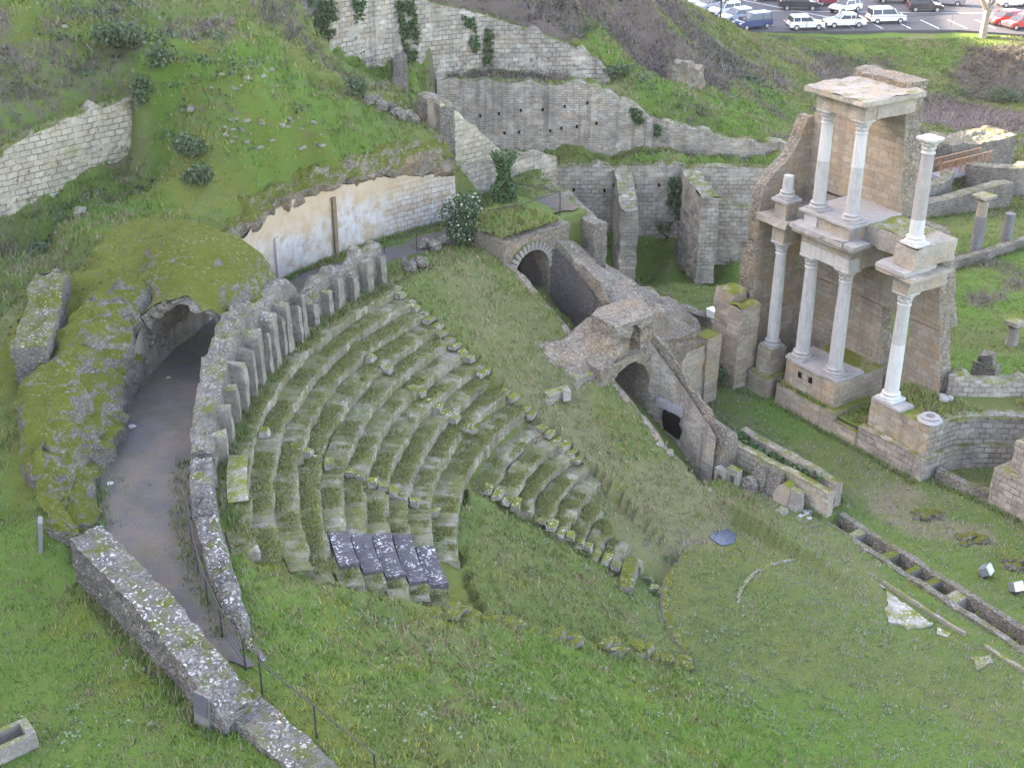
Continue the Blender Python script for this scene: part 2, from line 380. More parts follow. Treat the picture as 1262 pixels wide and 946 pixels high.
def gravel():
    k = Nt('path gravel', .95, .15)
    col = k.mix(k.noise(1.0, 6, .7), (.085, .078, .074), (.125, .117, .11)); col = k.mix(k.math('MULTIPLY', k.ramp(k.noise(26, 5, .8), .4, .7), .7), col, (.055, .05, .047)); col = k.mix(k.math('MULTIPLY', k.ramp(k.noise(17, 5, .8), .56, .7), .6), col, (.19, .18, .17))
    col = k.mix(k.math('MULTIPLY', k.ramp(k.noise(.7, 6, .7), .5, .64), .7), col, (.075, .075, .04))
    col = k.mix(k.math('MULTIPLY', k.ramp(k.noise(.45, 5, .7), .46, .6), .6), col, (.155, .118, .088))
    return k.done(col, k.noise(40, 3), .02, .6)
M['gravel'] = gravel()
M['asphalt'] = plain('car park asphalt', (.075, .075, .08), .9, .2, 0, .15, 2)
M['paint'] = plain('white road paint', (.6, .6, .6), .7, .2, 0, .08)
M['iron'] = plain('dark iron', (.05, .045, .042), .6, .4, .3, .3)
M['rust'] = plain('rusty iron', (.16, .085, .05), .8, .2, 0, .3)
M['bridge'] = plain('bridge rail', (.24, .13, .07), .6, .3, 0, .1); M['deck'] = plain('bridge deck', (.22, .21, .22), .8, .2)
M['white'] = plain('white casing', (.72, .73, .75), .45, .4, 0, .05)
M['greycase'] = plain('grey metal', (.18, .19, .2), .5, .4, .3, .1)
M['panel'] = plain('sign panel', (.09, .09, .105), .35, .4, 0, .15); M['alu'] = plain('sign stand', (.16, .155, .15), .7, .3, 0, .15)
M['bark'] = plain('bark', (.26, .22, .17), .9, .1, 0, .35, 4); M['darkbark'] = plain('dark bark', (.08, .065, .05), .9, .1, 0, .3)
M['glass'] = plain('car glass', (.03, .035, .04), .08, .5, 0, .05); M['tyre'] = plain('tyre', (.02, .02, .02), .85, .2); M['rim'] = plain('wheel rim', (.45, .45, .46), .35, .5, .6, .05)
M['lamp'] = plain('head lamp', (.6, .6, .62), .15, .5, 0, .03); M['tail'] = plain('tail lamp', (.35, .02, .015), .25, .5, 0, .05)
M['dark'] = plain('black plastic', (.03, .03, .032), .7, .3)
M['pool'] = plain('rain water on sheet', (.055, .065, .095), .12, .5, 0, .1); M['pave'] = stone('white mortar floor', (.30, .28, .275), (.46, .44, .43), (.15, .14, .12), .3, kind='plain', moss=.3, lichen=.5, streak=0, bump=.3, dist=.02, grime=.6, stain=(.22, .21, .2))
M['mossblock'] = stone('moss covered stone', (.16, .15, .12), (.26, .24, .2), (.07, .065, .05), .4, kind='plain', moss=.55, streak=0, lichen=.3, bump=1, dist=.08, sidemoss=.38)
#==TERRAIN==
# ------------------------------------------------------------------ terrain
E0 = np.array([-.53, 57.0]); EA = np.array([.667, -.746]); EA /= np.hypot(*EA); EW = np.array([-EA[1], EA[0]])
def TW(t, w, z=None):                                 # frame of the side passage: t down the slope, w away
    p = E0+EA*t+EW*w; return (p[0], p[1]) if z is None else (p[0], p[1], z)
SUNH = np.array([-.936, .352]); SUNQ = np.array([.352, .936])
ctl = []
def C3(x, y, z): ctl.append((x, y, z))
for u, v, z in [(0,0,18.8),(150,0,18.3),(300,0,17.6),(370,10,16.6),(0,100,16.4),(100,60,17),(200,60,17),(170,100,16),(260,60,16.9),(330,60,16.4),
  (200,130,15),(250,110,15.7),(300,105,16),(360,90,15.2),(400,100,14.5),(385,60,14.6),(230,170,14),(300,180,13.8),(350,150,14.4),(400,160,13.5),
  (250,230,12.7),(190,230,12.4),(190,190,12.9),(100,260,11.3),(60,290,10.9),(50,330,10.3),(0,330,10.2),(150,290,11.6),(200,300,12.1),(250,290,12.3),(120,345,10.9),(80,350,10.4),
  (0,400,9.6),(0,480,9.1),(0,560,8.8),(20,640,8.3),(0,700,8.2),(60,720,8),(100,800,8),(0,850,8),(150,900,8),(250,940,8),(0,940,8),(-150,400,10),(-200,700,8.6),(-150,900,8.2),
  (440,105,13.2),(470,130,13),(500,120,12.6),(450,95,12.3),(510,95,11.2),(560,97,10.6),(600,97,10.3),(650,99,10.1),(700,102,9.8),
  (650,26,13.3),(600,10,14.3),(650,0,14.2),(700,46,11.9),(700,20,13.1),(750,60,11.2),(750,0,13),(800,20,11.6),(830,0,10.8),(850,30,8.9),(800,60,9.6),(800,100,8.8),(860,60,8),(880,25,7.6),(900,60,5.8),(930,60,4.5),
  (820,140,8.1),(850,110,8),(900,150,6),(900,100,6.5),(960,160,5.2),(960,110,4.1),(1000,130,2.9),(985,190,3.2),(980,60,1.6),(940,80,3.2),(1000,90,1),
  (950,42,.9),(1000,40,.85),(1100,36,.85),(1200,40,.8),(1262,50,.6),(1030,70,-.4),(1100,65,-.3),(1200,75,-.6),(1262,80,-.6),(1050,110,-2.4),(1130,110,-2.8),(1200,110,-2.8),(1262,105,-2.4),(1350,110,-2.4),
  (1150,150,-2.6),(1220,150,-2.4),(1262,150,-2.2),(1262,200,-.6),(1150,230,-.3),(1350,200,-.5),(1200,225,-.4)]:
    C3(*un(u, v, z))
for x in range(6, 60, 4):                             # level ground round the stage
    for y in range(16, 88, 4):
        p = np.array([x-CX, y-CY]); n = p@EN; w = (np.array([x, y])-E0)@EW
        if (n > -3 and w > 3.2 and y < 77-.0*x) or (n > 3 and y < 84 and x > 22) or (y < 44 and x > 12): C3(x, y, 0)
def wall_ctl(pts, zlo, zhi, back=.8, front=.15, step=1.2):
    P = np.array(pts, float); zl = np.zeros(len(P))+zlo; zh = np.zeros(len(P))+zhi
    L = np.concatenate([[0], np.cumsum(np.hypot(*(P[1:]-P[:-1]).T))]); q = np.arange(0, L[-1]+.1, step)
    X = np.interp(q, L, P[:, 0]); Y = np.interp(q, L, P[:, 1]); a = np.interp(q, L, zl); b = np.interp(q, L, zh)
    T = P[-1]-P[0]; T = T/np.hypot(*T); N = np.array([-T[1], T[0]])
    for i in range(len(q)):
        if a[i] is not None: C3(X[i]-N[0]*front, Y[i]-N[1]*front, a[i])
        C3(X[i]+N[0]*back, Y[i]+N[1]*back, b[i])
# retaining walls (front polyline, foot level, top level); the body lies on the left of the line
LW = [un(-140, 352, 10.3)[:2], un(0, 281, 11.0)[:2], un(100, 226, 12.0)[:2], un(172, 186, 12.8)[:2]]; LWb = [10.3, 11, 12, 12.8]; LWt = [13.3, 14.1, 14.9, 15.2]
UW = [un(360, 66, 13.3)[:2], un(405, 80, 12.6)[:2], un(500, 91, 11.1)[:2], un(600, 97, 10.15)[:2], un(700, 103, 9.75)[:2], un(752, 107, 9.5)[:2]]; UWb = [13.2, 12.6, 11.1, 10.15, 9.7, 9.4]; UWt = [18.5, 17.4, 15.6, 14.0, 12.1, 10.9]
MW = [(-4.6, 79), (-1, 79), (4.5, 79.0), (9.2, 79), (13, 79.0), (17.2, 78.8)]; MWb = [5.0, 5.2, 5.6, 5.7, 5.7, 5.6]; MWt = [10.5, 10.4, 10.3, 8.1, 7.0, 6.5]
GW = [(-1.5, 76.9), (3, 77.1), (9, 77.0), (17, 77.0)]; GWb = [4.5, 1.5, 0, 0]; GWt = [5.6, 5.7, 5.75, 5.55]
wall_ctl(LW, LWb, [t-.1 for t in LWt]); wall_ctl(UW, UWb, [t-.1 for t in UWt]); wall_ctl(MW, MWb, [t-.15 for t in MWt]); wall_ctl(GW, GWb, [t-.05 for t in GWt])
for th in range(126, 153, 3):                         # earth above the white corridor wall
    z = np.interp(th, [118, 124, 130, 140, 146, 152], [9.5, 11.9, 12.2, 12.4, 12.2, 11.8])
    C3(*pol(27.1, th, z)); C3(*pol(26.75, th, z-.5))
for th in range(153, 172, 3): C3(*pol(26.8, th, np.interp(th, [153, 165, 171], [11.9, 11.4, 10.6])))
for th in range(172, 200, 4): C3(*pol(29.6, th, np.interp(th, [172, 176, 180, 184], [10.7, 10.0, 9.3, 8.8]))); C3(*pol(27, th, 8.8))
for th in range(200, 262, 6): C3(*pol(26.4, th, 8)); C3(*pol(30, th, 7.9))
for q, h in [(-60, 38), (-20, 42), (10, 46), (40, 46), (60, 46), (72, 46), (79, 40), (84, 29), (88, 25.6), (103, 25.6), (109, 33), (122, 34), (134, 32), (142, 27), (160, 27), (190, 26), (240, 25)]:  # unseen hill crest on the sun side, heights shaped for its shade
    p = SUNH*70+SUNQ*q; C3(p[0], p[1], h); p = SUNH*110+SUNQ*q; C3(p[0], p[1], h*.97)
for x, y, z in [(-40, 62, 25), (-38, 80, 24), (-20, 95, 20), (-45, 40, 22), (-50, 20, 24), (-40, 0, 14), (-20, 0, 9), (0, 0, 7), (30, 0, 0), (60, 0, -1), (60, 60, -1), (60, 100, -2), (100, 60, -4), (100, 140, 0), (60, 138, .9), (40, 139, .9), (20, 139, .9), (10, 139, 5), (20, 190, .6), (60, 190, .6), (100, 190, -2), (10, 170, 5), (-5, 150, 14), (200, 100, -12), (200, 250, -10), (60, 300, -5), (-200, 100, 40), (-200, 300, 35), (-200, -100, 40), (50, -150, 0), (250, -100, -12), (600, 0, -30), (0, 600, -20), (-600, 0, 40), (0, -600, 0)]:
    C3(x, y, z)
ctl = np.array(ctl)
def _k(a, b): return np.sqrt((a[:, None, 0]-b[None, :, 0])**2+(a[:, None, 1]-b[None, :, 1])**2+.15)
_n = len(ctl); _A = np.zeros((_n+1, _n+1)); _A[:_n, :_n] = _k(ctl, ctl)-np.eye(_n)*.02; _A[_n, :_n] = 1; _A[:_n, _n] = 1
_W = np.linalg.lstsq(_A, np.r_[ctl[:, 2], 0], rcond=None)[0]
def rbf(x, y):
    P = np.c_[np.ravel(x), np.ravel(y)]; o = np.empty(len(P))
    for i in range(0, len(P), 20000): o[i:i+20000] = _k(P[i:i+20000], ctl)@_W[:_n]+_W[_n]
    return o.reshape(np.shape(x))
R0, Z0, KC = 20.9, 8.0, .55
def cone(R): return np.clip(Z0-(R0-R)*KC, 0, Z0)
def pathz(th): return 8+.9*(1-sstep(113, 124, th))
# trench line along the stage front
TRA, TRB = np.array(un(1030, 641, 0)[:2]), np.array(un(1275, 797, 0)[:2]); TRD = (TRB-TRA)/np.hypot(*(TRB-TRA)); TRN = np.array([-TRD[1], TRD[0]])
def tr(s, d, z=None):
    p = TRA+TRD*s+TRN*d; return (p[0], p[1]) if z is None else (p[0], p[1], z)
PITS = [(0.0, 1.0), (1.35, 2.9), (3.2, 4.1), (4.35, 5.05), (5.35, 6.1), (6.65, 9.7), (10.0, 13.5)]
def TZ(x, y, fine=True):
    x = np.asarray(x, float); y = np.asarray(y, float)
    z = rbf(x, y)
    R = np.hypot(x-CX, y-CY); th = np.degrees(np.arctan2(y-CY, x-CX)) % 360
    t = (x-E0[0])*EA[0]+(y-E0[1])*EA[1]; w = (x-E0[0])*EW[0]+(y-E0[1])*EW[1]
    n = (x-CX)*EN[0]+(y-CY)*EN[1]
    cz = cone(R)
    upper = (R > 13.9) & (th > 143.5) & (th < 205.5); lower = (R <= 13.9) & (R > 6.2) & (th > 143.5) & (th < 170)
    cz = cz-.5*(upper | lower)
    rough = ((R > 6.4) & (R < 21.3) & ~(upper | lower))
    gul = ((th > 170) & (th < 207) & (R < 14.1)); cz = cz-.3*gul*sstep(5.8, 7.5, R)
    cz = cz+rough*fbm(x*.5, y*.5, o=3, seed=3)*.28
    cz = np.where(R > 21.4, pathz(th), cz)
    ins = (w < 0) & (R < 26.45) & (n < 4.2)
    ins |= (t < .8) & (R > 20.5) & (R < 26.45) & (th > 112.5) & (th < 150)
    cz = cz*np.where(th > 180, 1-sstep(228, 261, th), sstep(98, 110, th))
    ins |= (th > 111.8) & (th < 124.6) & (R > 22) & (R < 26.4+(124.6-th)*.2) & (t < -1)
    z = np.where(ins, cz, z)
    fl = (w >= 0) & (w < 2.4) & (t > -2.3) & (t < 12.5)
    z = np.where(fl, np.minimum(8.1-.55*t-2.2*sstep(0, .2, w), np.where(t < .8, 5.6, 8)), z); z = np.where(fl, np.maximum(z, -.3), z)
    s = (x-TRA[0])*TRD[0]+(y-TRA[1])*TRD[1]; d = (x-TRA[0])*TRN[0]+(y-TRA[1])*TRN[1]
    z = np.where((np.abs(d) < .42) & (s > -.1) & (s < 13.6), -.85, z)
    if fine:
        amp = .03+.10*np.clip((z-.3)/2, 0, 1); amp = np.where((R > 21.4) & (R < 26.2) & ins, .02, amp)
        z = z+fbm(x*1.1, y*1.1, o=4, seed=5)*amp*1.5
        hill = np.clip((R-27)/3, 0, 1)*np.clip((z-1)/4, 0, 1)*(y > 40); z = z+hill*(fbm(x*.35, y*.35, o=4, seed=9)*.62+np.abs(fbm(x*.8, y*.8, o=3, seed=12))*.35)
        q = (z+fbm(x*.2, y*.2, o=2, seed=13)*1.2)/1.15; fq = q-np.floor(q); z = z+hill*(x < 2)*(y < 90)*(sstep(.3, .75, fq)-fq)*.75
    return z
def axis_(a, b, lo, hi, st, grow=1.12, mx=30):
    c = list(np.arange(a, b+1e-6, st)); s = st
    while c[-1] < hi: s = min(s*grow, mx); c.append(c[-1]+s)
    s = st
    while c[0] > lo: s = min(s*grow, mx); c.insert(0, c[0]-s)
    return np.array(c)
gx = axis_(-32, 36, -700, 700, .26); gy = axis_(17, 92, -700, 900, .26, 1.05)
GX, GY = np.meshgrid(gx, gy); GZ = TZ(GX, GY)
def hz(x, y):                                         # height of the finished sheet
    i = np.clip(np.searchsorted(gx, x)-1, 0, len(gx)-2); j = np.clip(np.searchsorted(gy, y)-1, 0, len(gy)-2)
    fx = (x-gx[i])/(gx[i+1]-gx[i]); fy = (y-gy[j])/(gy[j+1]-gy[j])
    return (GZ[j, i]*(1-fx)+GZ[j, i+1]*fx)*(1-fy)+(GZ[j+1, i]*(1-fx)+GZ[j+1, i+1]*fx)*fy
_ts = np.arange(18, 220, .12)
def hit(u, v):
    """where a sight line meets the ground"""
    d = sight(u, v); X = d[0]*_ts; Y = d[1]*_ts; Z = EYE+d[2]*_ts
    g = Z < hz(X, Y); i = int(np.argmax(g)) if g.any() else len(_ts)-1
    return np.array([X[i], Y[i], float(hz(X[i], Y[i]))])
# what grows where: moss, dry straw, bramble, fresh grass
def blob(x, y, B):
    r = np.zeros(np.shape(x))
    for px, py, rx, ry, a, s in B:
        ca, sa = math.cos(a), math.sin(a); dx = x-px; dy = y-py
        q = np.hypot((dx*ca+dy*sa)/rx, (-dx*sa+dy*ca)/ry); r = np.maximum(r, s*(1-sstep(.5, 1.1, q)))
    return r
def B(u, v, rx, ry=None, a=0, s=1.0):
    p = hit(u, v); return (p[0], p[1], rx, ry or rx, a, s)
MB_ = [B(200, 300, 4, 3), B(130, 330, 3.5, 3), B(110, 420, 1.6, 4), B(70, 430, 2, 3), B(240, 350, 3, 2.5), B(40, 560, 1.4, 5, .2, .5), B(250, 215, 4, 2, 0, .5), B(330, 150, 5, 1.5, 0, .42), B(400, 180, 3, 1.5, 0, .5), B(350, 880, 3, 1.2, -.8, .45), B(420, 930, 3, 1.2, -.8, .45), B(430, 790, 1.3, 3, .6, .36), B(50, 40, 6, 3, 0, .4), B(830, 720, 1, 2.5, .2, .38), B(600, 190, 1, 1, 0, .3)]
DRY_ = [B(700, 540, 3.5, 5, .6, .75), B(620, 400, 2.5, 6, .7, .62), B(830, 620, 3.5, 2.5, 0, .8), B(1130, 640, 4, 2, -.9, .95), B(1000, 690, 3.5, 5, .7, .5), B(1100, 780, 4, 3, 0, .35), B(1180, 900, 5, 3, 0, .35), B(760, 620, 3, 4, .6, .7), B(560, 800, 3, 2, 0, .45), B(640, 700, 2, 2, 0, .4), B(1250, 420, 5, 2, 0, .4), B(950, 560, 3, 2, 0, .35)]
BR_ = [B(650, 12, 5, 5), B(740, 25, 6, 4), B(800, 60, 4, 4, 0, .8), B(840, 25, 7, 5, 0, .9), B(570, 10, 4, 4, 0, .8), B(870, 85, 3, 4, 0, .8), B(1120, 135, 13, 8, 0, .9), B(1200, 150, 13, 8), B(1235, 85, 7, 5, 0, .7), B(1060, 100, 8, 5, 0, .6), B(50, 90, 5, 2, 0, .5), B(210, 35, 6, 2, 0, .42), B(20, 150, 3, 2, 0, .48), B(120, 20, 5, 2, 0, .4), B(330, 20, 5, 2, 0, .5), B(930, 85, 4, 3, 0, .5), B(960, 140, 2, 2, 0, .35), B(860, 150, 2.5, 2, 0, .4), B(380, 130, 3, 2, 0, .35)]
FR_ = [B(300, 130, 6, 3, 0, .5), B(250, 100, 6, 2, 0, .5), B(60, 200, 4, 2, 0, .6), B(400, 120, 4, 2, 0, .8), B(100, 20, 4, 2, 0, .5), B(150, 260, 4, 2, 0, .8), B(560, 5, 5, 1.5, -.3), B(640, 28, 5, 1.5, -.3), B(720, 52, 4, 1.5, -.4), B(250, 60, 9, 5), B(540, 92, 9, 1.6), B(880, 130, 9, 8), B(930, 120, 9, 12), B(860, 340, 9, 6), B(880, 205, 9, 1.5), B(100, 850, 10, 9, 0, .8), B(30, 700, 6, 8, 0, .7), B(1230, 350, 9, 9), B(1230, 460, 8, 5), B(1000, 500, 5, 4), B(960, 920, 12, 4), B(700, 880, 9, 4, 0, .7), B(470, 295, 4, 2), B(1080, 55, 22, 5), B(380, 330, 4, 2), B(460, 100, 4, 3), B(1150, 720, 8, 7, 0, .5)]
def zones(x, y):
    wob = fbm(x*.45, y*.45, o=3, seed=21)*1.3; wb2 = fbm(x*.45+40, y*.45, o=3, seed=22)*1.3
    x2, y2 = x+wob, y+wb2
    R = np.hypot(x-CX, y-CY); th = np.degrees(np.arctan2(y-CY, x-CX)) % 360
    m = blob(x2, y2, MB_); d = blob(x2, y2, DRY_); b = blob(x2, y2, BR_); f = blob(x2, y2, FR_)
    m = np.maximum(m, .55*((R > 13.9) & (R < 21.5) & (th > 143) & (th < 203)))
    hm_ = (R > 27.5)*(y > 42)*np.clip((R-27.5)/3, 0, 1)
    d = np.maximum(d, .62*hm_*sstep(.05, .4, fbm(x*.3, y*.3, o=4, seed=201))); b = np.maximum(b, .5*hm_*sstep(.12, .42, fbm(x*.33+7, y*.33, o=4, seed=202))); m = np.maximum(m, .5*hm_*sstep(.1, .4, fbm(x*.28, y*.28+5, o=4, seed=203)))
    m = np.maximum(m, .42*(R < 30)*(y < 50)*sstep(.22, .5, fbm(x*.5, y*.5+3, o=4, seed=204)))
    g = ((th > 115) & (th < 144) & (R > 6) & (R < 22)); d = np.maximum(d, .38*g)
    return m, d, b, f
zm, zd, zb_, zf = zones(GX, GY)
nx, ny = len(gx), len(gy)
ii = (np.arange(ny-1)[:, None]*nx+np.arange(nx-1)[None, :]).ravel()
terr = mesh('ground', np.c_[GX.ravel(), GY.ravel(), GZ.ravel()], np.c_[ii, ii+1, ii+nx+1, ii+nx], M['ground'], smooth=True, cols={'zone': np.c_[zm.ravel(), zd.ravel(), zb_.ravel(), zf.ravel()]})
tag(terr, kind='structure')
# path along the old corridor
rows = []
for th in np.arange(113.5, 215.1, .5):
    rr = []
    for k in range(9):
        f = k/8
        lo = np.interp(th, [113, 125, 138, 150, 172, 195, 212, 226], [21.9, 22.6, 23.4, 23.0, 22.9, 22.7, 22.9, 23.0]); hi = np.interp(th, [113, 120, 128, 140, 150, 172, 190, 197, 203, 215, 226], [24.6, 24.7, 24.9, 25.0, 25.8, 26, 25.7, 25.5, 25.2, 23.1, 22.9])
        R = lo+(hi-lo)*f
        if k in (0, 8): R += float(fbm(th*.9, k*7.0, o=3, seed=31))*.35
        p = pol(R, th); rr.append((p[0], p[1], (float(pathz(th))+.06 if th < 124 else float(hz(p[0], p[1])))+.03+.03*math.sin(math.pi*f)))
    rows.append(rr)
tag(loft('path', rows, M['gravel'], smooth=True), kind='structure')
#==CAVEA==
# ------------------------------------------------------------------ the seating
def dens(prof, d=.25):
    P = np.array(prof, float); L = np.concatenate([[0], np.cumsum(np.linalg.norm(P[1:]-P[:-1], axis=1))]); q = np.linspace(0, L[-1], max(2, int(L[-1]/d)+1))
    return np.c_[np.interp(q, L, P[:, 0]), np.interp(q, L, P[:, 1])]
UPR = [20.9-.742*i for i in range(9)]+[14.0]
LOR = [13.0, 12.3, 11.58, 10.86, 10.14, 9.42, 8.7, 7.95, 7.2, 6.45]
def seat_row(name, Ri, Rout, th0, th1, parent, dz, seed, lift=0.0):
    n = max(6, int(Ri*R_(th1-th0)/.08)); ths = np.linspace(th0, th1, n)
    arc = ths*math.pi/180*Ri
    blk = np.floor(arc/.95); hb = _h(blk.astype(np.int64)*7919+seed*131)-.5; hb2 = _h(blk.astype(np.int64)*104729+seed*31)-.5
    er = np.clip(fbm(arc*.35, arc*0, o=3, seed=seed)*1.6-.15, 0, 1)+sstep(199, 205, ths)*.6*(Ri > 13)      # worn stretches
    sm = fbm(arc*5.5, arc*0+5, o=3, seed=seed+50)
    zt = cone(Ri)+.03+lift
    prof = [(-.01, -dz-.4), (0, -dz*.72), (.0, -dz*.36), (.0, -.05), (.02, 0), (.2, .015), (.45, .02), (Rout-Ri+.06, .03)]
    V = []; U = []
    for k, (r, z) in enumerate(prof):
        lip = 1.0 if k < 5 else (.5 if k == 5 else 0)
        rr = Ri+r+lip*(hb*.13+er*.2+sm*.05)*(1 if k else .3)
        zz = zt+z+0*arc+(0 if k == 0 else (hb2*.09-.03-er*.2*(1 if k in (3, 4, 5) else .3)+sm*.045*(k > 2)+fbm(arc*3, arc*0+k*3, o=2, seed=seed+9)*.035))
        a = np.radians(ths); V.append(np.c_[CX+rr*np.cos(a), CY+rr*np.sin(a), zz]); U.append(np.c_[arc, np.full(n, .3+.4*k/8+hb[0]*0)])
    K = len(prof); V = np.stack(V, 1).reshape(-1, 3); U = np.stack(U, 1).reshape(-1, 2)
    F = [(i*K+k, i*K+k+1, (i+1)*K+k+1, (i+1)*K+k) for i in range(n-1) for k in range(K-1)]
    F += [tuple(range(K)), tuple((n-1)*K+k for k in range(K))[::-1]]
    return mesh(name, V, F, M['seat'], parent, uv=U)
cav = empty('seating_tiers', pol(13.5, 170, float(hz(*pol(13.5, 170)))), 'curved mossy stone seating tiers of the ruined open-air theatre, stepping down the hollow', 'theatre seating')
bpy.context.view_layer.update()
def kid(o, p):                                        # keep world place under an Empty
    o.parent = p; o.matrix_parent_inverse = p.matrix_world.inverted(); return o
for i, Ri in enumerate(UPR):
    ro = UPR[i-1] if i else 21.75
    if i == 9: th0, th1, dz = 143.6, 191, .55
    else: th0, th1, dz = 143.4+rnd(-.4, .5), 202.3+i*.2+rnd(-1.4, 2.0), .41
    kid(seat_row('seat_row', Ri, ro, th0, th1, None, dz, 100+i), cav)
for i, Ri in enumerate(LOR):
    ro = LOR[i-1] if i else 14.0
    th0 = 143.6+rnd(0, .8) if Ri > 9.9 else np.interp(Ri, [6.4, 9.9], [161, 150])
    kid(seat_row('seat_row', Ri, ro, th0, 168.5+rnd(-.8, .6)-(5 if Ri < 7.3 else 0), None, .39, 200+i), cav)
M['stair'] = stone('mossy stair stone', (.2, .185, .15), (.33, .31, .26), (.1, .09, .08), .4, kind='plain', moss=.46, streak=0, lichen=.6, bump=.7, dist=.04, sidemoss=.22)
def stair(name, th, Rs, parent, wdeg, mat):
    for k, Ri in enumerate(Rs):
        if random.random() < .12: continue
        mb = MB(); a = R_(th+rnd(-.6, .6)/Ri*8); zb = float(cone(Ri))
        c = math.cos(a), math.sin(a)
        for off, dz in ((-.17, -.21),):
            r = Ri+off; mb.box((CX+r*c[0], CY+r*c[1], zb+dz+rnd(-.03, .04)), (.34, wdeg*rnd(.6, 1.1), .24), a+rnd(-.12, .12), jit=.06)
        mb.box((CX+(Ri+.2)*c[0], CY+(Ri+.2)*c[1], zb-.06+rnd(-.02, .05)), (.32, wdeg*rnd(.4, 1.0), .2), a+rnd(-.15, .15), jit=.07)
        kid(mb.build(name, mat), parent)
stair('stair_block', 157.0, UPR[:9], cav, .5, M['stair']); stair('stair_block', 180.5, UPR[:9], cav, .5, M['stair'])
stair('stair_block', 144.2, UPR+LOR[:3], cav, .6, M['stair']); stair('stair_block', 167.6, LOR, cav, .6, M['stair'])
# the five bare dark slabs on the lower seats
def place(u, v, dz=0.0): p = hit(u, v); return (p[0], p[1], p[2]+dz)
sl_lab = ['dark bare seat slab with a few white lichen spots, leftmost of the row of five', 'dark bare seat slab second from the left in the row of five slabs', 'dark bare seat slab with the most white lichen, middle of the row of five', 'longest dark bare seat slab, fourth from the left of five', 'narrow dark bare seat slab at the right end of the row of five']
for k, (Ri, t0, t1) in enumerate([(UPR[4], 194.3, 200.3), (UPR[5], 193.2, 200.6), (UPR[6], 191.6, 200.2), (UPR[7], 190.0, 200.2), (UPR[8], 191.0, 199.6)]):
    rows = []; zt = float(cone(Ri))+.13
    for th in np.linspace(t0, t1, 12):
        rows.append([pol(Ri+r, th, zt+z+float(fbm(th*1.3, k*3.0+r, o=2))*.02) for r, z in ((.02, -.45), (-.03, -.08), (-.02, 0), (.2, .012), (.4, .02), (.6, .02), (.61, -.12))])
    tag(loft('stone_slab', rows, M['slab'], caps=True), sl_lab[k], 'stone slab', 'dark slabs on the seats')
# slabs lying on the top gangway on the left
for (t0, t1, m, lab) in [(186.5, 194.5, 'block', 'flat grey paving slabs on the top gangway beside the rubble corridor wall')]:
    rows = []
    for th in np.linspace(t0, t1, 14): rows.append([pol(R, th, 8.19+float(fbm(th, R, o=2))*.02) for R in (20.95, 21.25, 21.6)])
    tag(loft('gangway_paving', rows, M[m]), lab, 'paving')
# radial mossy foundation steps at the foot of the collapsed wedge
ms = empty('mossy_step_wall', pol(12, 208.6, 2.5), 'bright mossy stepped foundation running down the collapsed middle of the seating to the orchestra', 'wall remains'); bpy.context.view_layer.update()
for k in range(22):
    R = 15.8-k*.42; th = 206.2+k*.13
    p = pol(R, th+rnd(-1, 1)); b = MB(); h = rnd(.15, .5)
    for q in range(3): b.rock((p[0]+rnd(-.3, .3), p[1]+rnd(-.3, .3), float(hz(*p))+.0), (rnd(.35, .75), rnd(.3, .6), h), R_(th)+rnd(-.6, .6), .3)
    kid(b.build('foundation_block', M['mossblock']), ms)
ms.select_set(False)
eb = empty('orchestra_kerb', pol(6.2, 165, 0), 'mossy low curved kerb between the seating slope and the orchestra lawn', 'kerb'); bpy.context.view_layer.update()
rows = []
for th in np.linspace(140, 205, 110):
    e = float(fbm(th*.5, 3.0, o=3)); z = .2+e*.2
    rows.append([pol(R+e*.1, th, zz) for R, zz in ((5.98, -.2), (6.0, z-.2), (6.08, z-.14), (6.26, z-.12), (6.36, -.15))])
kid(loft('kerb_stones', rows, M['mossblock'], caps=True, bump=.06), eb)
rows = []
for th in np.linspace(163, 178, 26):
    z = .78+float(fbm(th*.7, 9.0, o=3))*.2
    rows.append([pol(R, th, zz) for R, zz in ((7.35, .2), (7.4, z), (7.9, z+.05), (8.0, .4))])
kid(loft('kerb_stones', rows, M['mossblock'], caps=True, bump=.06), eb)

# ------------------------------------------------------------------ portico wall between seats and corridor
pw = empty('portico_wall', pol(22.3, 165, 8.0), 'ruined grey portico wall with stumps of slab-like piers along the top of the seating', 'ruined wall'); bpy.context.view_layer.update()
zt_t = [143.5, 147, 147.6, 150.5, 151, 154, 156.5, 158.6, 159.2, 161.5, 165, 168, 171, 175, 180, 184, 188, 192, 198, 203, 209, 215, 226]
zt_z = [9.7, 9.8, 9.2, 9.3, 9.7, 9.5, 9.0, 8.9, 10.0, 10.5, 10.3, 10.6, 10.7, 10.3, 9.8, 9.4, 8.9, 8.75, 8.7, 8.55, 8.3, 7.85, 7.8]
ri_ = lambda t: np.interp(t, [143, 160, 185, 200, 206, 216], [21.95, 21.9, 21.95, 21.9, 22.0, 22.5]); ro_ = lambda t: np.interp(t, [143, 160, 172, 190, 205, 226], [22.8, 22.85, 23.0, 22.75, 22.7, 22.8])
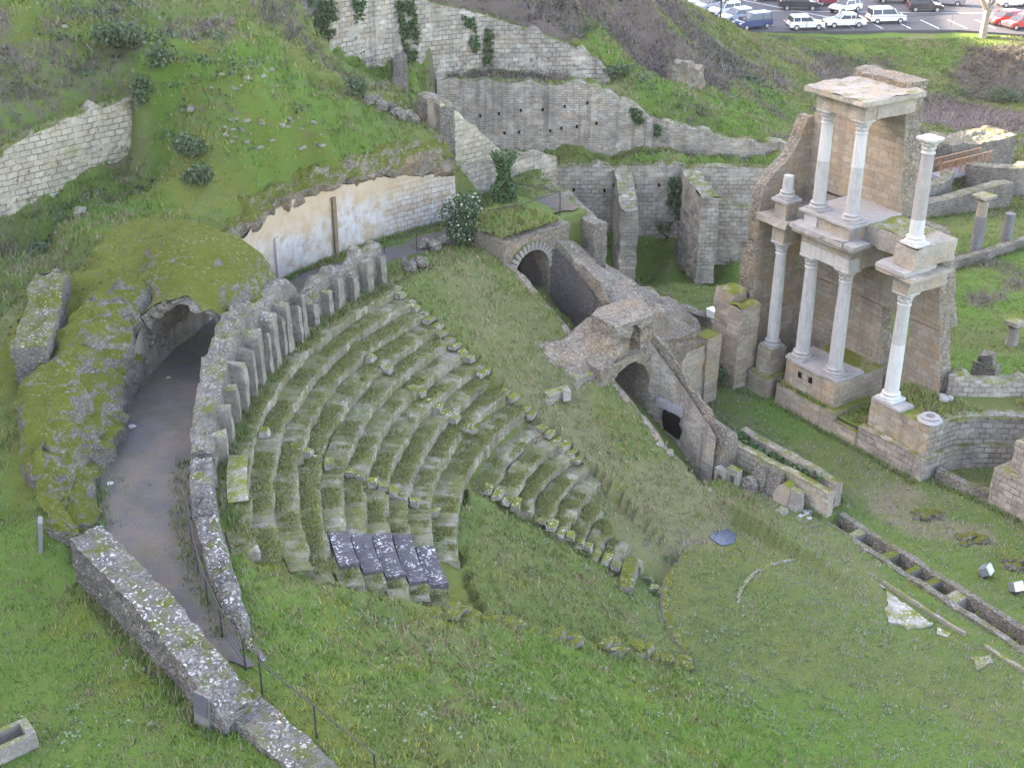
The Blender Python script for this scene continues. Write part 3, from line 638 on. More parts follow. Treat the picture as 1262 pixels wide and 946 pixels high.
def pwall(t0, t1, mat, name):
    ths = np.arange(t0, t1+.01, .55); n = len(ths); rows = []
    for t in ths:
        z = np.interp(t, zt_t, zt_z)+float(fbm(t*1.7, 2.0, o=3, seed=60))*.28; a = float(ri_(t)); b = float(ro_(t))
        lo = 7.7; H = z-lo
        pr = [(a, lo), (a+.02, lo+H*.25), (a+.03, lo+H*.5), (a+.05, lo+H*.75), (a+.08, z-.05), (a+.25*(b-a), z+float(fbm(t, 1.0, seed=61))*.15), (a+.5*(b-a), z+float(fbm(t, 4.0, seed=61))*.2), (a+.75*(b-a), z+float(fbm(t, 7.0, seed=61))*.15), (b-.06, z-.08), (b-.02, lo+H*.66), (b, lo+H*.33), (b, lo)]
        rows.append([pol(R, t, zz) for R, zz in pr])
    kid(loft(name, rows, mat, bump=.12, seed=int(t0), caps=True), pw)
pwall(143.5, 157.9, M['stub'], 'wall_core'); pwall(158.9, 189, M['stub'], 'wall_core'); pwall(189.4, 215.5, M['lich'], 'wall_core')
for t, wd, h, pj in [(144.2, .35, 1.35, .25), (147.0, .45, 1.5, .35), (149.5, .3, 1.0, .3), (152.3, .5, 1.3, .3), (154.6, .3, 1.1, .35), (157.5, .35, 1.0, .3), (160.6, .3, 1.75, .45), (161.8, .22, 1.6, .5), (164.3, .42, 2.1, .5), (165.5, .25, 1.9, .45), (168.0, .45, 2.2, .55), (169.6, .25, 1.7, .5), (172.0, .4, 2.2, .5), (174.4, .3, 1.9, .5), (177.0, .42, 1.9, .45), (180.0, .3, 1.5, .4), (183.3, .4, 1.4, .35), (186.5, .35, 1.0, .3)]:
    b = MB(); a = R_(t); r0 = float(ri_(t))-pj/2+.1
    zz = 7.9+h/2; m = 5; V = []; F = []
    for j in range(m+1):
        f = j/m; s = (1-.05*f)*(1 if j < m else .93)
        for sx, sy in ((-1, -1), (1, -1), (1, 1), (-1, 1)):
            x = sx*(pj/2+.15)*s+rnd(-.035, .035); y = sy*wd/2*s*rnd(.9, 1.05)+rnd(-.02, .02)
            V.append((CX+r0*math.cos(a)+x*math.cos(a)-y*math.sin(a), CY+r0*math.sin(a)+x*math.sin(a)+y*math.cos(a), 7.8+(h+.2)*f+rnd(-.2, .2)*(j == m)))
    for j in range(m):
        for k in range(4): F.append((j*4+k, j*4+(k+1) % 4, (j+1)*4+(k+1) % 4, (j+1)*4+k))
    F.append((m*4, m*4+1, m*4+2, m*4+3)); b.add(V, F); kid(b.build('pier', M['pier']), pw)

# ------------------------------------------------------------------ vault remains over the corridor
va = empty('vault_ruin', pol(25, 162, 8), 'thick moss-covered concrete vault arching over the gravel corridor', 'vault ruin'); bpy.context.view_layer.update()
intr = [(22.75, 9.0)]+[(24.35+1.5*math.cos(math.pi-p), 9.35+1.55*math.sin(p)) for p in np.linspace(0, math.pi, 12)]+[(25.95, 9.0)]
extr = [(27.6, 11.4), (27.0, 11.95), (26.2, 12.2), (25.2, 12.2), (24.2, 11.9), (23.4, 11.35), (22.7, 10.6), (22.25, 9.9), (22.2, 9.1)]
def resam(pr, n):
    P = np.array(pr, float); L = np.concatenate([[0], np.cumsum(np.linalg.norm(P[1:]-P[:-1], axis=1))]); q = np.linspace(0, L[-1], n); return np.c_[np.interp(q, L, P[:, 0]), np.interp(q, L, P[:, 1])]
prof = np.vstack([resam(intr, 26), resam(extr, 26)])
rows = []
for i, t in enumerate(np.arange(160.0, 171.6, .4)):
    rr = []
    for k, (R, z) in enumerate(prof):
        tt = t+(0 if i < 22 else (i-22)/7*float(fbm(k*.9, 1.0, o=3, seed=77))*1.1)
        fe = float(sstep(163.5, 170.5, tt))*.72 if k >= 26 else 0; Ri, zi_ = prof[51-k]
        rr.append(pol(R*(1-fe)+Ri*fe, tt, z*(1-fe)+zi_*fe))
    rows.append(rr)
K = len(prof)
vs_ = kid(loft('vault_shell', rows, M['rubmoss'], bump=.2, seed=5, closed=True), va)
me = vs_.data; nr = len(rows)-1; fr = [np.array(me.vertices[nr*K+k].co) for k in range(K)]
cp = [[fr[k]*(1-f)+fr[K-1-k]*f for f in np.linspace(0, 1, 12)] for k in range(26)]
kid(loft('broken_edge', cp, M['rub'], bump=.22, seed=6), va)
rows = [[pol(25.97, t, z) for z in np.linspace(7.8, 9.3+(.9 if t < 171 else .9-(t-171)*.2), 6)] for t in np.arange(160.3, 178, .6)]
kid(loft('corridor_plaster', rows, stone('tan corridor plaster', (.22, .19, .16), (.30, .265, .225), (.12, .1, .09), 1.6, kind='rubble', moss=0, streak=.6, ochre=.15, bump=.4, dist=.03, sidemoss=.0), bump=.06), va)
# broken outer corridor wall left of the path
om = empty('corridor_outer_ruin', pol(27, 184, 8), 'broad mossy rubble slope of the fallen outer corridor wall, left of the path', 'ruined wall'); bpy.context.view_layer.update()
rows = []
for t in np.arange(167, 197.6, .4):
    zi = np.interp(t, [167, 172, 175, 178, 184, 191, 198], [10.9, 10.8, 10.2, 9.5, 8.9, 8.6, 8.1]); zo = np.interp(t, [167, 169, 172, 176, 180, 184, 192, 198], [11.3, 11.6, 11.5, 11.0, 10.6, 10.2, 9.7, 8.8])
    rin = np.interp(t, [170, 175, 181, 184, 190, 198, 200], [25.98, 25.95, 25.5, 25.4, 25.8, 25.5, 25.6])
    e = float(fbm(t*.8, 5.0, o=3, seed=83))*.35; ro = np.interp(t, [168, 176, 183, 190, 198], [27.8, 28.2, 28.7, 27.7, 26.4])
    prof = dens([(rin+e*.4, 7.7), (rin+.03+e*.4, zi-.3), (rin+.3+e, zi), (rin+.9+e*.6, zi*.4+zo*.6), (rin+1.5, zo), (ro-.5, zo-.1), (ro-.1, zo-.35), (ro, 8.0)], .01)
    L = np.concatenate([[0], np.cumsum(np.linalg.norm(prof[1:]-prof[:-1], axis=1))]); q = np.linspace(0, L[-1], 26)
    rows.append([pol(np.interp(x, L, prof[:, 0]), t, np.interp(x, L, prof[:, 1])) for x in q])
kid(loft('rubble_slope', rows, M['rubmoss'], bump=.42, seed=8, caps=True), om)
# wall stub on the upper left
st = [un(88, 352, 10.9)[:2], un(62, 448, 10.3)[:2]]
tag(wall('wall_stub', [st[1], st[0]], 8.8, [10.9, 11.6], 1.2, M['rubhalf'], side=1, jag=.2, bump=.1), 'short thick moss-topped rubble wall stub standing alone on the left slope', 'wall stub')
# low outer wall at the lower left
ol = [un(86, 668, 9.35)[:2], un(140, 722, 9.3)[:2], un(200, 790, 9.2)[:2], un(250, 850, 9.1)[:2], un(272, 872, 8.9)[:2]]
tag(wall('corridor_outer_wall', ol, 7.5, [9.45, 9.35, 9.25, 9.0, 8.5], .98, M['lich'], side=1, jag=.12, bump=.07, res=.2), 'low grey outer corridor wall with a broad white-lichened rubble top, lower left', 'wall')
tag(wall('rubble_footing', [un(u, v, 8.1)[:2] for u, v in ((262, 872), (300, 905), (345, 940), (400, 985))], 7.3, [8.5, 8.3, 8.15, 7.9], .95, M['lich'], side=1, jag=.1, bump=.07, res=.22), 'low strip of lichened rubble footing running out of the bottom edge beside the handrail', 'wall footing')
mb = MB()
for k in range(9): mb.rock(place(285+rnd(-12, 28), 868+rnd(-14, 22), .12), (rnd(.4, .8), rnd(.4, .7), rnd(.35, .7)), rnd(0, 3))
tag(mb.build('moss_heap', M['mossblock']), 'heap of moss-covered rubble at the near end of the low outer wall', 'rubble heap')

# ------------------------------------------------------------------ white corridor wall
ww = empty('corridor_back_wall', pol(26.3, 138, 8), 'tall curved corridor wall with patchy white and ochre plaster under overhanging rubble', 'wall'); bpy.context.view_layer.update()
zp = lambda t: np.interp(t, [124, 127, 131, 136, 141, 146, 149, 152, 156, 160], [10.15, 10.45, 10.8, 11.1, 11.2, 11.25, 11.15, 10.9, 10.6, 10.3])
ths = np.arange(160.2, 124.2, -.5); rows = []; uv = []
for t in ths:
    z1 = float(zp(t))+float(fbm(t*.6, 2.0, seed=91))*.2; zs = np.linspace(7.7, z1, 9); rows.append([pol(26.0, t, z) for z in zs]); uv.append([((151.4-t)*R_(1)*26.3, z) for z in zs])
kid(loft('plaster_face', rows, M['plaster'], uv=np.array(uv), bump=.06, seed=14), ww)
rows = []
for t in ths:
    z1 = float(zp(t))-.1; e = float(fbm(t*.9, 7.0, o=3, seed=92))*.3
    ov = float(np.interp(t, [124, 132, 140, 160], [2.0, 1.5, 1.05, .95]))/1.3
    rows.append([pol(R, t, z) for R, z in dens([(26.15, z1-.2), (25.95+e*.3, z1+.1), (25.9+e*.4, z1+.45), (26.2+e*.5, z1+.75*ov), (26.8+e*.4, z1+1.1*ov), (27.6, z1+1.3*ov)], .19)])
Kc = min(len(r) for r in rows); rows = [[r[int(i*(len(r)-1)/(Kc-1))] for i in range(Kc)] for r in rows]
kid(loft('rubble_overhang', rows, stone('brown rubble', (.16, .13, .1), (.33, .28, .22), (.06, .05, .04), .17, kind='rubble', moss=.48, streak=.2, stain=(.09, .075, .06), lichen=.2, ochre=.4, bump=1, dist=.09, sidemoss=.06), bump=.35, seed=15), ww)
b = MB(); b.box(pol(25.92, 140.9, 9.3), (.14, .2, 3.0), R_(140.9), jit=.02); kid(b.build('pilaster', plain('ochre pier', (.17, .125, .08), .9, .1, 0, .25)), ww)
b = MB(); b.box(pol(25.94, 149.2, 8.9), (.14, .25, 2.2), R_(149.2), jit=.02); kid(b.build('pilaster', plain('pale pier', (.36, .33, .3), .9, .1, 0, .25)), ww)
SA = math.atan2(ES[1], ES[0])
def sbox(name, s0, s1, n0, n1, z0, z1, mat, parent=None, rough=.02, res=.3, topjag=0.0, frame=SN, ztop=None):
    """masonry block in the stage frame with its own unwrap on every face"""
    V = []; F = []; U = []; sd = random.randint(0, 999)
    def grid(o, a, b, la, lb, ua, ub):
        na, nb = max(1, int(la/res)), max(1, int(lb/res)); st = len(V)
        for i in range(na+1):
            for j in range(nb+1):
                s, n, z = (o[k]+a[k]*i/na+b[k]*j/nb for k in range(3))
                f = lambda q: float(fbm(s*2.1+q, n*2.1, z*2.1, o=2, seed=sd))*rough*2
                if ztop: z = z0+(z-z0)*(ztop(s, n)-z0)/(z1-z0)
                tj = topjag*float(fbm(s*1.6, n*1.6, o=3, seed=sd))*2 if b[2] == 0 and a[2] == 0 else 0
                V.append(frame(s+f(0), n+f(17), z+f(31)*.6+tj)); U.append((ua+la*i/na, ub+lb*j/nb))
        for i in range(na):
            for j in range(nb):
                q = st+i*(nb+1)+j; F.append((q, q+nb+1, q+nb+2, q+1))
    ds, dn, dz = s1-s0, n1-n0, z1-z0
    grid((s0, n0, z0), (ds, 0, 0), (0, 0, dz), ds, dz, s0, z0); grid((s1, n1, z0), (-ds, 0, 0), (0, 0, dz), ds, dz, s0, z0)
    grid((s1, n0, z0), (0, dn, 0), (0, 0, dz), dn, dz, n0+s1, z0); grid((s0, n1, z0), (0, -dn, 0), (0, 0, dz), dn, dz, n0+s0, z0)
    grid((s0, n0, z1), (ds, 0, 0), (0, dn, 0), ds, dn, s0, n0); grid((s0, n1, z0), (ds, 0, 0), (0, -dn, 0), ds, dn, s0, n0)
    return mesh(name, V, F, mat, parent, uv=U)
def sheet(name, poly_sn, z, mat_zone=(.2, .2, 0, .6), res=.3, frame=SN):
    P = np.array(poly_sn); x0, y0 = P.min(0); x1, y1 = P.max(0); V = []; F = []; Z = []
    def inside(x, y):
        r = False; j = len(P)-1
        for i in range(len(P)):
            if (P[i, 1] > y) != (P[j, 1] > y) and x < (P[j, 0]-P[i, 0])*(y-P[i, 1])/(P[j, 1]-P[i, 1])+P[i, 0]: r = not r
            j = i
        return r
    nx_, ny_ = int((x1-x0)/res)+1, int((y1-y0)/res)+1; idx = {}
    def vid(i, j):
        if (i, j) not in idx:
            s, n = x0+i*res, y0+j*res; idx[i, j] = len(V); V.append(frame(s, n, z+float(fbm(s*1.2, n*1.2, o=3))*.1)); Z.append(mat_zone)
        return idx[i, j]
    for i in range(nx_):
        for j in range(ny_):
            if inside(x0+(i+.5)*res, y0+(j+.5)*res): F.append((vid(i, j), vid(i+1, j), vid(i+1, j+1), vid(i, j+1)))
    return tag(mesh(name, V, F, M['ground'], smooth=True, cols={'zone': np.array(Z)}), kind='structure')
# ------------------------------------------------------------------ retaining walls on the hill
def putlog(pts, zs, mat, parent):                     # dark blocks painting in the small square scaffolding holes
    for (x, y), z in zip(pts, zs):
        b = MB(); b.box((x, y, z), (.2, .16, .26), 0); kid(b.build('putlog_dark_block', mat), parent)
hole = plain('painted hole shade', (.012, .011, .01), 1, 0, 0, .1)  # near-black colour paints the shade inside small holes
tag(wall('hill_retaining_wall', LW, LWb and [b-.8 for b in LWb], LWt, .8, M['old'], side=1, jag=.2, course=.26, bump=.05), 'warm grey block retaining wall on the upper left hillside with grass above it', 'retaining wall')
tag(wall('hill_retaining_wall', UW, [b-1.2 for b in UWb], UWt, .8, M['pale'], side=1, jag=.22, course=.28, bump=.06, res=.35), 'pale ivy-streaked retaining wall at the top centre with its top sloping down to the right', 'retaining wall')
mw = empty('high_retaining_wall', (5, 79, 5.7), 'high smooth grey coursed wall with rows of small square holes behind the grass ledge', 'retaining wall'); bpy.context.view_layer.update()
kid(wall('wall_face', MW, [b-2.5 for b in MWb], MWt, .9, M['small'], side=1, jag=.15, course=.13, bump=.03, res=.35), mw)
def onwall(u, v, yf):
    a, b, c = sight(u, v); t = yf/b; return (a*t, yf, EYE+c*t)
for u, v in [(592,143),(615,140),(642,136),(669,135),(696,131),(724,127),(678,161),(692,158),(711,156),(735,152),(599,171),(622,164),(640,163)]:
    x, y, z = onwall(u, v, 79.0); b = MB(); b.box((x, y, z), (.12, .16, .18)); kid(b.build('putlog_dark_block', hole), mw)
gw = empty('lower_retaining_wall', (7, 77, 0), 'tall grey block wall below the grass ledge, joined by two projecting buttresses', 'retaining wall'); bpy.context.view_layer.update()
kid(wall('wall_face', GW, [-.6, -.6, -.6, -.6], GWt, .9, M['grey'], side=1, jag=.16, course=.2, bump=.05, res=.35), gw)
for u, v in [(707,234),(716,257),(757,228),(745,235),(700,282),(728,296),(812,228),(822,292)]:
    x, y, z = onwall(u, v, 77.0); b = MB(); b.box((x, y, z), (.14, .16, .19)); kid(b.build('putlog_dark_block', hole), gw)
def XY(s, n, z=None): return (s, n, z)
kid(sbox('buttress', 0, 1.05, -3.3, .3, -.5, 5.2, M['grey'], rough=.05, topjag=.1, frame=lambda s, n, z: (6.3+s+n*-.06, 77+n, z), ztop=lambda s, n: 4.6+n*.45+.9*(s < 9)), gw)
kid(sbox('buttress', 0, 1.1, -3.6, .3, -.5, 5.5, M['grey'], rough=.06, topjag=.15, frame=lambda s, n, z: (10.4+s-n*.22, 77+n, z), ztop=lambda s, n: 5.5+n*.16), gw)
kid(wall('terrace_block', [(12.3, 76.5), (15.2, 76.2), (17.6, 76.3)], -.5, [4.0, 3.2, 4.6], .9, M['grey'], side=1, jag=.25, course=.2, bump=.06), gw)
tag(wall('ledge_end_wall', [un(866, 118, 7.4)[:2], un(846, 122, 7.6)[:2], un(828, 105, 8.6)[:2]][::-1], [6.6, 6.0, 6.0], [10.3, 9.7, 9.3], .9, M['rubpale'], side=1, jag=.35, bump=.2), 'pale broken wall end sticking out of the bramble slope above the high wall', 'wall stub')
# sloping cross wall at the end of the white wall
cw = empty('sloping_cross_wall', (-2.5, 63, 8.3), 'tall cross wall at the end of the white wall, its top sloping steeply down to the right', 'ruined wall'); bpy.context.view_layer.update()
A0 = np.array([-3.45, 62.3]); 
kid(wall('wall_face', [(-3.5, 62.4), (-1.6, 64.1), (.6, 66.2)], 7.3, [13.6, 11.6, 8.9], 1.0, M['old'], side=1, jag=.12, course=.13, bump=.04, res=.25), cw)
kid(wall('dark_end', [(-4.75, 64.2), (-3.5, 62.3)], 7.3, [13.5, 13.3], .8, M['rub'], side=1, jag=.15, bump=.06), cw)
tag(wall('terrace_back_wall', [(-2.9, 62.6), (-.9, 64.4), (1.2, 66.3), (2.4, 67.2)], 7.4, [10.3, 10.0, 10.0, 9.4], .45, M['grey'], side=1, jag=.22, bump=.06), 'low rough stone wall along the back of the small gravel terrace', 'wall')
# dark hollow with a rubble lintel above the white wall's end
b = MB()
for k in range(9): b.rock(place(455+k*7, 128+k*3+rnd(-3, 3), .15), (rnd(.5, .9), rnd(.4, .7), rnd(.4, .7)), rnd(0, 3))
tag(b.build('rubble_lintel', M['rub']), 'dark broken rubble edge over the hollow above the white wall', 'rubble')
tag(wall('old_masonry_block', [un(485, 97, 11.6)[:2], un(503, 100, 11.4)[:2]], 10.6, [12.9, 12.7], .7, M['rub'], side=1, jag=.2, bump=.1), 'small dark masonry lump on the grass shelf under the ivy-streaked wall', 'masonry')

# ------------------------------------------------------------------ side passage: mass, arches
pm = empty('passage_ruin', TW(5, 4, 0), 'great sloping rubble ruin beside the seating with two vaulted openings and a slot window', 'vaulted ruin'); bpy.context.view_layer.update()
zin = lambda t: np.interp(t, [-2, 1, 5, 7, 8, 9.5, 11, 12.2], [8.6, 8.1, 6.4, 5.9, 4.9, 3.9, 3.0, 2.2])
wout = lambda t: np.interp(t, [-2, -1, 1, 3, 5.2, 6.6, 7.0, 12.2], [4.6, 5.0, 7.6, 8.3, 8.4, 7.4, 3.7, 3.3])
zout = lambda t: np.interp(t, [-2, -1, 1, 3, 5.2, 6.6, 7.2, 9, 12.2], [7.4, 7.0, 4.6, 3.9, 3.5, 3.2, 4.6, 2.9, 1.7])
rows = []
for t in np.arange(-1.6, 12.25, .28):
    wi = 2.25+.25*math.sin(t*.9); wo = float(wout(t)); rr = []
    e = float(fbm(t*.9, 3.0, o=3, seed=41)); zi, zo = float(zin(t))+e*.35, float(zout(t))+float(fbm(t*.8, 8.0, o=3, seed=42))*.4
    for k in range(9): rr.append(TW(t, wi+.1*e+.25*(k/8)**2, -.6+(zi+.6)*k/8))
    m = 16
    for k in range(1, m):
        f = k/m; hump = .5*math.sin(math.pi*f)*(1 if wo > 4.5 else .25)
        rr.append(TW(t+.25*float(fbm(t*1.5, f*6, seed=44)), wi+.25+(wo-wi-.25)*f, zi*(1-f)+zo*f+hump+float(fbm(t*.9, f*5, o=3, seed=43))*.55*min(1, (wo-wi)/3)))
    for k in range(5): rr.append(TW(t, wo+.05*k, zo-(zo+.6)*k/4))
    rows.append(rr)
kid(loft('rubble_mass', rows, M['rubpale'], bump=.2, seed=45, caps=True), pm)
# dark lining of the passage on its far side
rows = [[TW(t, 2.06+.2*math.sin(t*.9)+(.02*k), -.4+(float(zin(t))-.35+.4)*k/7) for k in range(8)] for t in np.arange(-1.5, 7.0, .3)]
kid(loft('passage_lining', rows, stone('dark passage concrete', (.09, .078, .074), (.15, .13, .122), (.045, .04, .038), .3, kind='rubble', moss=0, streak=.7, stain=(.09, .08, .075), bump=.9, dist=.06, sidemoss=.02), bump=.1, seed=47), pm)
rows = [[TW(t, 2.12+.2*math.sin(t*.9)+(.02*k), -.4+(float(zin(t))-.25+.4)*k/7) for k in range(8)] for t in np.arange(7.4, 12.2, .3)]
kid(loft('passage_lining', rows, M['small'], bump=.08, seed=48), pm)
b = MB(); p = TW(8.95, 2.29); b.box((p[0], p[1], 2.42), (1.5, .2, .36), math.atan2(EA[1], EA[0]), jit=.01); kid(b.build('concrete_lintel', plain('pale repair concrete', (.27, .26, .26), .9, .1, 0, .25)), pm)
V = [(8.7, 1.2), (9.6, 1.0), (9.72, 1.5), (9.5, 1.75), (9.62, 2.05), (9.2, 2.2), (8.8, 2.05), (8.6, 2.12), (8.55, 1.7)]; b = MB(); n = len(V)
b.add([TW(t, w_, z) for w_ in (2.24, 2.6) for t, z in V], [tuple(range(n)), tuple(range(n, 2*n))[::-1]]+[(i, (i+1) % n, n+(i+1) % n, n+i) for i in range(n)]); kid(b.build('doorway_dark_plate', hole), pm)  # near-black plate on the lining paints in the shade of an opening
rows = []
for t in np.arange(.4, 12.4, .3):                     # broken kerb of the slope along the passage
    zt = 8.1-.55*t+float(fbm(t*1.2, 1.0, o=3, seed=51))*.2
    rows.append([TW(t, w+float(fbm(t*1.1, 6.0, o=3, seed=52))*.12, z) for w, z in ((-.5, zt-.4), (-.3, zt+.0), (-.08, zt+.03), (.12, zt-.12), (.14, zt-1), (.15, zt-2.3))])
kid(loft('slope_edge', rows, M['rubpale'], bump=.1, seed=53), pm)
def arch(name, t, wc, hw, zbot, zspr, zcr, wl, wr, ztop, depth, mat, parent, seed, M_=6, bump=.12):
    """slab across the passage with an arched hole: front at t, going back up the slope"""
    H = [(wc-hw, zbot)]+[(wc-hw, zbot+(zspr-zbot)*f) for f in (.35, .7)]
    H += [(wc-hw*math.cos(p), zspr+(zcr-zspr)*math.sin(p)) for p in np.linspace(0, math.pi, 13)]
    H += [(wc+hw, zbot+(zspr-zbot)*f) for f in (.7, .35)]+[(wc+hw, zbot)]
    H = np.array(H); O = []
    for x, z in H:                                    # outer outline
        f = (x-wc)/hw; zz = zbot+(z-zbot)/(zcr-zbot)*(ztop-zbot)
        ox = wc+f*((wr-wc) if f > 0 else (wc-wl))
        if z > zspr:
            a = (z-zspr)/(zcr-zspr); ox = wc+np.sign(f)*min(1, abs(f)*1.9)*((wr-wc) if f > 0 else (wc-wl)); zz = zbot+(zspr-zbot)/(zcr-zbot)*(ztop-zbot); zz = zz+(ztop-zz)*min(1, a*1.6)
        O.append((ox, zz))
    O = np.array(O); rows = []
    for j in range(M_+1):
        f = j/M_; rows.append([TW(t+float(fbm(x*1.3, z*1.3, seed=seed))*.12, x, z) for x, z in H*(1-f)+O*f])
    for j in range(1, 5): rows.append([TW(t-depth*j/4, x, z+.15*j/4*(z > zspr)) for x, z in O])
    front = rows[0]
    back = [[TW(t-depth*j/4, x, z) for x, z in H] for j in range(4, 0, -1)]
    rows = back+rows
    return kid(loft(name, rows, mat, bump=bump, seed=seed), parent)
arch('upper_arch', .9, 1.1, 1.12, 4.6, 6.9, 8.05, -.55, 3.6, 8.72, 3.2, M['rubpale'], pm, 61)
b = MB()                                              # the brick ring of the upper arch
for p in np.linspace(.06, math.pi-.06, 17):
    w0, z0 = 1.1-1.28*math.cos(p), 6.92+1.26*math.sin(p); q = TW(.97, w0, z0); V = []
    er = np.array([-math.cos(p)*EW[0], -math.cos(p)*EW[1], math.sin(p)]); et = np.array([math.sin(p)*EW[0], math.sin(p)*EW[1], math.cos(p)]); ea = np.array([EA[0], EA[1], 0])
    for k in range(8): V.append(np.array(q)+er*(.2 if k & 1 else -.2)+et*(.095 if k & 2 else -.095)+ea*(.07 if k & 4 else -.3))
    b.add(V, [(0, 2, 3, 1), (4, 5, 7, 6), (0, 1, 5, 4), (2, 6, 7, 3), (0, 4, 6, 2), (1, 3, 7, 5)])
kid(b.build('arch_ring', M['block']), pm)
arch('lower_arch', 7.6, .95, 1.35, 1.2, 3.3, 4.5, -.9, 2.9, 4.85, 2.2, M['rubpale'], pm, 63)
arch('slot_window', 7.4, 1.45, .36, 4.6, 5.85, 6.2, .2, 2.9, 6.45, 1.6, M['rubpale'], pm, 64, 6, .28)
# rubble spreading from the bridge onto the grass
rows = []
for t in np.arange(4.6, 7.7, .25):
    rr = []
    for k in range(14):
        w0 = -2.3+k*.22+float(fbm(t, k*.4, seed=66))*.15; edge = min(1, (t-4.5)/.7, (7.9-t)/.4, (k+.2)/5)
        zs = 8.1-.55*t; top = float(np.interp(w0, [-2.3, -.7, .25, 1], [zs-.1, zs+.3, 5.9, 6.3]))
        rr.append(TW(t, w0, zs-.3+(top-zs+.3)*max(0, edge)+float(fbm(t*1.5, w0*1.5, o=3, seed=67))*.25))
    rows.append(rr)
kid(loft('rubble_spread', rows, M['rubpale'], bump=.2, seed=68), pm)
# ashlar pier at the outer corner of the mass
kid(sbox('corner_pier', 6.1, 6.9, 7.2, 8.2, -.5, 3.55, M['tan'], rough=.03, topjag=.05, frame=TW), pm); kid(sbox('corner_pier', 6.2, 6.75, 5.4, 7.2, -.5, 3.2, M['tan'], rough=.04, topjag=.08, frame=TW), pm)
kid(wall('terrace_side_wall', [pol(20.2, 111.6), pol(24, 112.0), pol(28, 112.4)], -.5, [8.6, 8.95, 8.9], .7, M['rub'], side=1, jag=.12, bump=.08), pm)
sheet('terrace_ground', [(-2.6, -.7), (.75, -.5), (.75, 3.2), (-1.2, 4.2), (-3.2, 4.2)], 8.93, (.25, .3, 0, .5), frame=TW)

# ------------------------------------------------------------------ double wall of the stage front, trench, carved stones
fA, fB = un(891, 573, 0)[:2], un(1018, 640, 0)[:2]
tag(wall('stage_front_wall', [fA, fB], -.3, [1.35, 1.25], .38, M['old'], side=1, jag=.06, bump=.03, res=.2), 'near one of the two parallel low walls with carved stones leaning on it', 'low wall')
gA, gB = np.array(un(912, 528, 1.2)[:2]), np.array(un(1031, 596, 1.2)[:2])
tag(wall('stage_front_wall', [gA, gB], -.3, [1.2, 1.2], .4, M['grey'], side=1, jag=.06, bump=.04, res=.2), 'far one of the two parallel low walls, behind the ivy-filled gap', 'low wall')
tren = empty('curtain_trench', tr(6, 0, 0), 'narrow stone-lined trench split into pits along the edge of the lawn', 'trench'); bpy.context.view_layer.update()
for d0, sd in ((-.36, -1), (.36, 1)):
    kid(wall('trench_lining', [tr(-.2, d0), tr(13.8, d0)], -.9, .06, .3, M['rub'], side=sd, jag=.07, bump=.04, res=.22), tren)
prev = 0
for a, bb in PITS:
    if a > prev:
        b = MB(); p = tr((a+prev)/2, 0); b.box((p[0], p[1], -.38), (max(.2, a-prev), .78, .82+rnd(-.05, .05)), math.atan2(TRD[1], TRD[0]), jit=.04); kid(b.build('cross_slab', M['mossblock'] if random.random() < .5 else M['block']), tren)
    prev = bb
labs = [('pierced block', 892, 592, 'block with a square notch and a white broken edge, leftmost of the leaning stones', (.55, .35, .75)), ('', 906, 597, 'square stone with a rectangular hole through it among the leaning carved stones', (.62, .3, .95)),
        ('', 921, 603, 'round lichen-spotted stone disc leaning low on the near stage wall', (.75, .3, .75)), ('', 934, 600, 'upright mossy stone slab leaning behind the round stone disc', (.7, .35, 1.1)), ('', 951, 607, 'dark upright carved stone slab leaning on the middle of the near stage wall', (.75, .4, 1.05)),
        ('', 966, 617, 'rounded brown column drum piece leaning on the near stage wall', (.7, .5, .95)), ('', 976, 623, 'pale grey round-shouldered stone, rightmost of the leaning carved stones', (.75, .45, .85)), ('', 963, 632, 'small squarish brown stone lying in front of the leaning carved stones', (.45, .35, .45))]
wa = math.atan2(fB[1]-fA[1], fB[0]-fA[0])
for k, (nm, u, v, lab, d) in enumerate(labs):
    p = un(u-3, v+8, .0); d = (d[0]*1.15, d[1], d[2]*1.3); b = MB()
    if k in (0, 1):                                    # frame with a hole
        w0, th, h = d; ca, sa = math.cos(wa), math.sin(wa)
        for dx, dz, ww_, hh in ((-.22, 0, .16, h), (.22, 0, .16, h), (0, -h*.33, .3, h*.34), (0, h*.36, .3, h*.26)):
            b.box((p[0]+dx*ca, p[1]+dx*sa, h*.45+dz), (ww_, th, hh), wa, jit=.015)
    elif k in (2, 5):
        n = 14; ca, sa = math.cos(wa), math.sin(wa); V = []
        for s in (-1, 1):
            for i in range(n):
                a = 2*math.pi*i/n; x = d[0]/2*math.cos(a)*rnd(.94, 1.04); z = d[2]/2*math.sin(a)+d[2]*.42; y = s*d[1]/2+z*.25
                V.append((p[0]+x*ca-y*sa, p[1]+x*sa+y*ca, z))
        b.add(V, [tuple(range(n))[::-1], tuple(range(n, 2*n))]+[(i, (i+1) % n, n+(i+1) % n, n+i) for i in range(n)])
    else:
        n = 5; V = []; F = []; ca, sa = math.cos(wa), math.sin(wa)
        for j in range(n):
            f = j/(n-1); sx = 1-.3*f**3; 
            for x, y in ((-1, -1), (1, -1), (1, 1), (-1, 1)):
                X = x*d[0]/2*sx+rnd(-.03, .03); Y = y*d[1]/2*(1-.2*f)+f*d[2]*.28; V.append((p[0]+X*ca-Y*sa, p[1]+X*sa+Y*ca, -.1+d[2]*f+rnd(-.03, .03)))
        for j in range(n-1):
            for i in range(4): F.append((j*4+i, j*4+(i+1) % 4, j*4+4+(i+1) % 4, j*4+4+i))
        F += [(3, 2, 1, 0), tuple((n-1)*4+i for i in range(4))]; b.add(V, F)
    tag(b.build('carved_stone', M['rub'] if k in (2, 3, 4) else (M['block'] if k != 5 else M['tan'])), lab, 'carved stone', 'carved stones leaning on the wall')
b = MB()
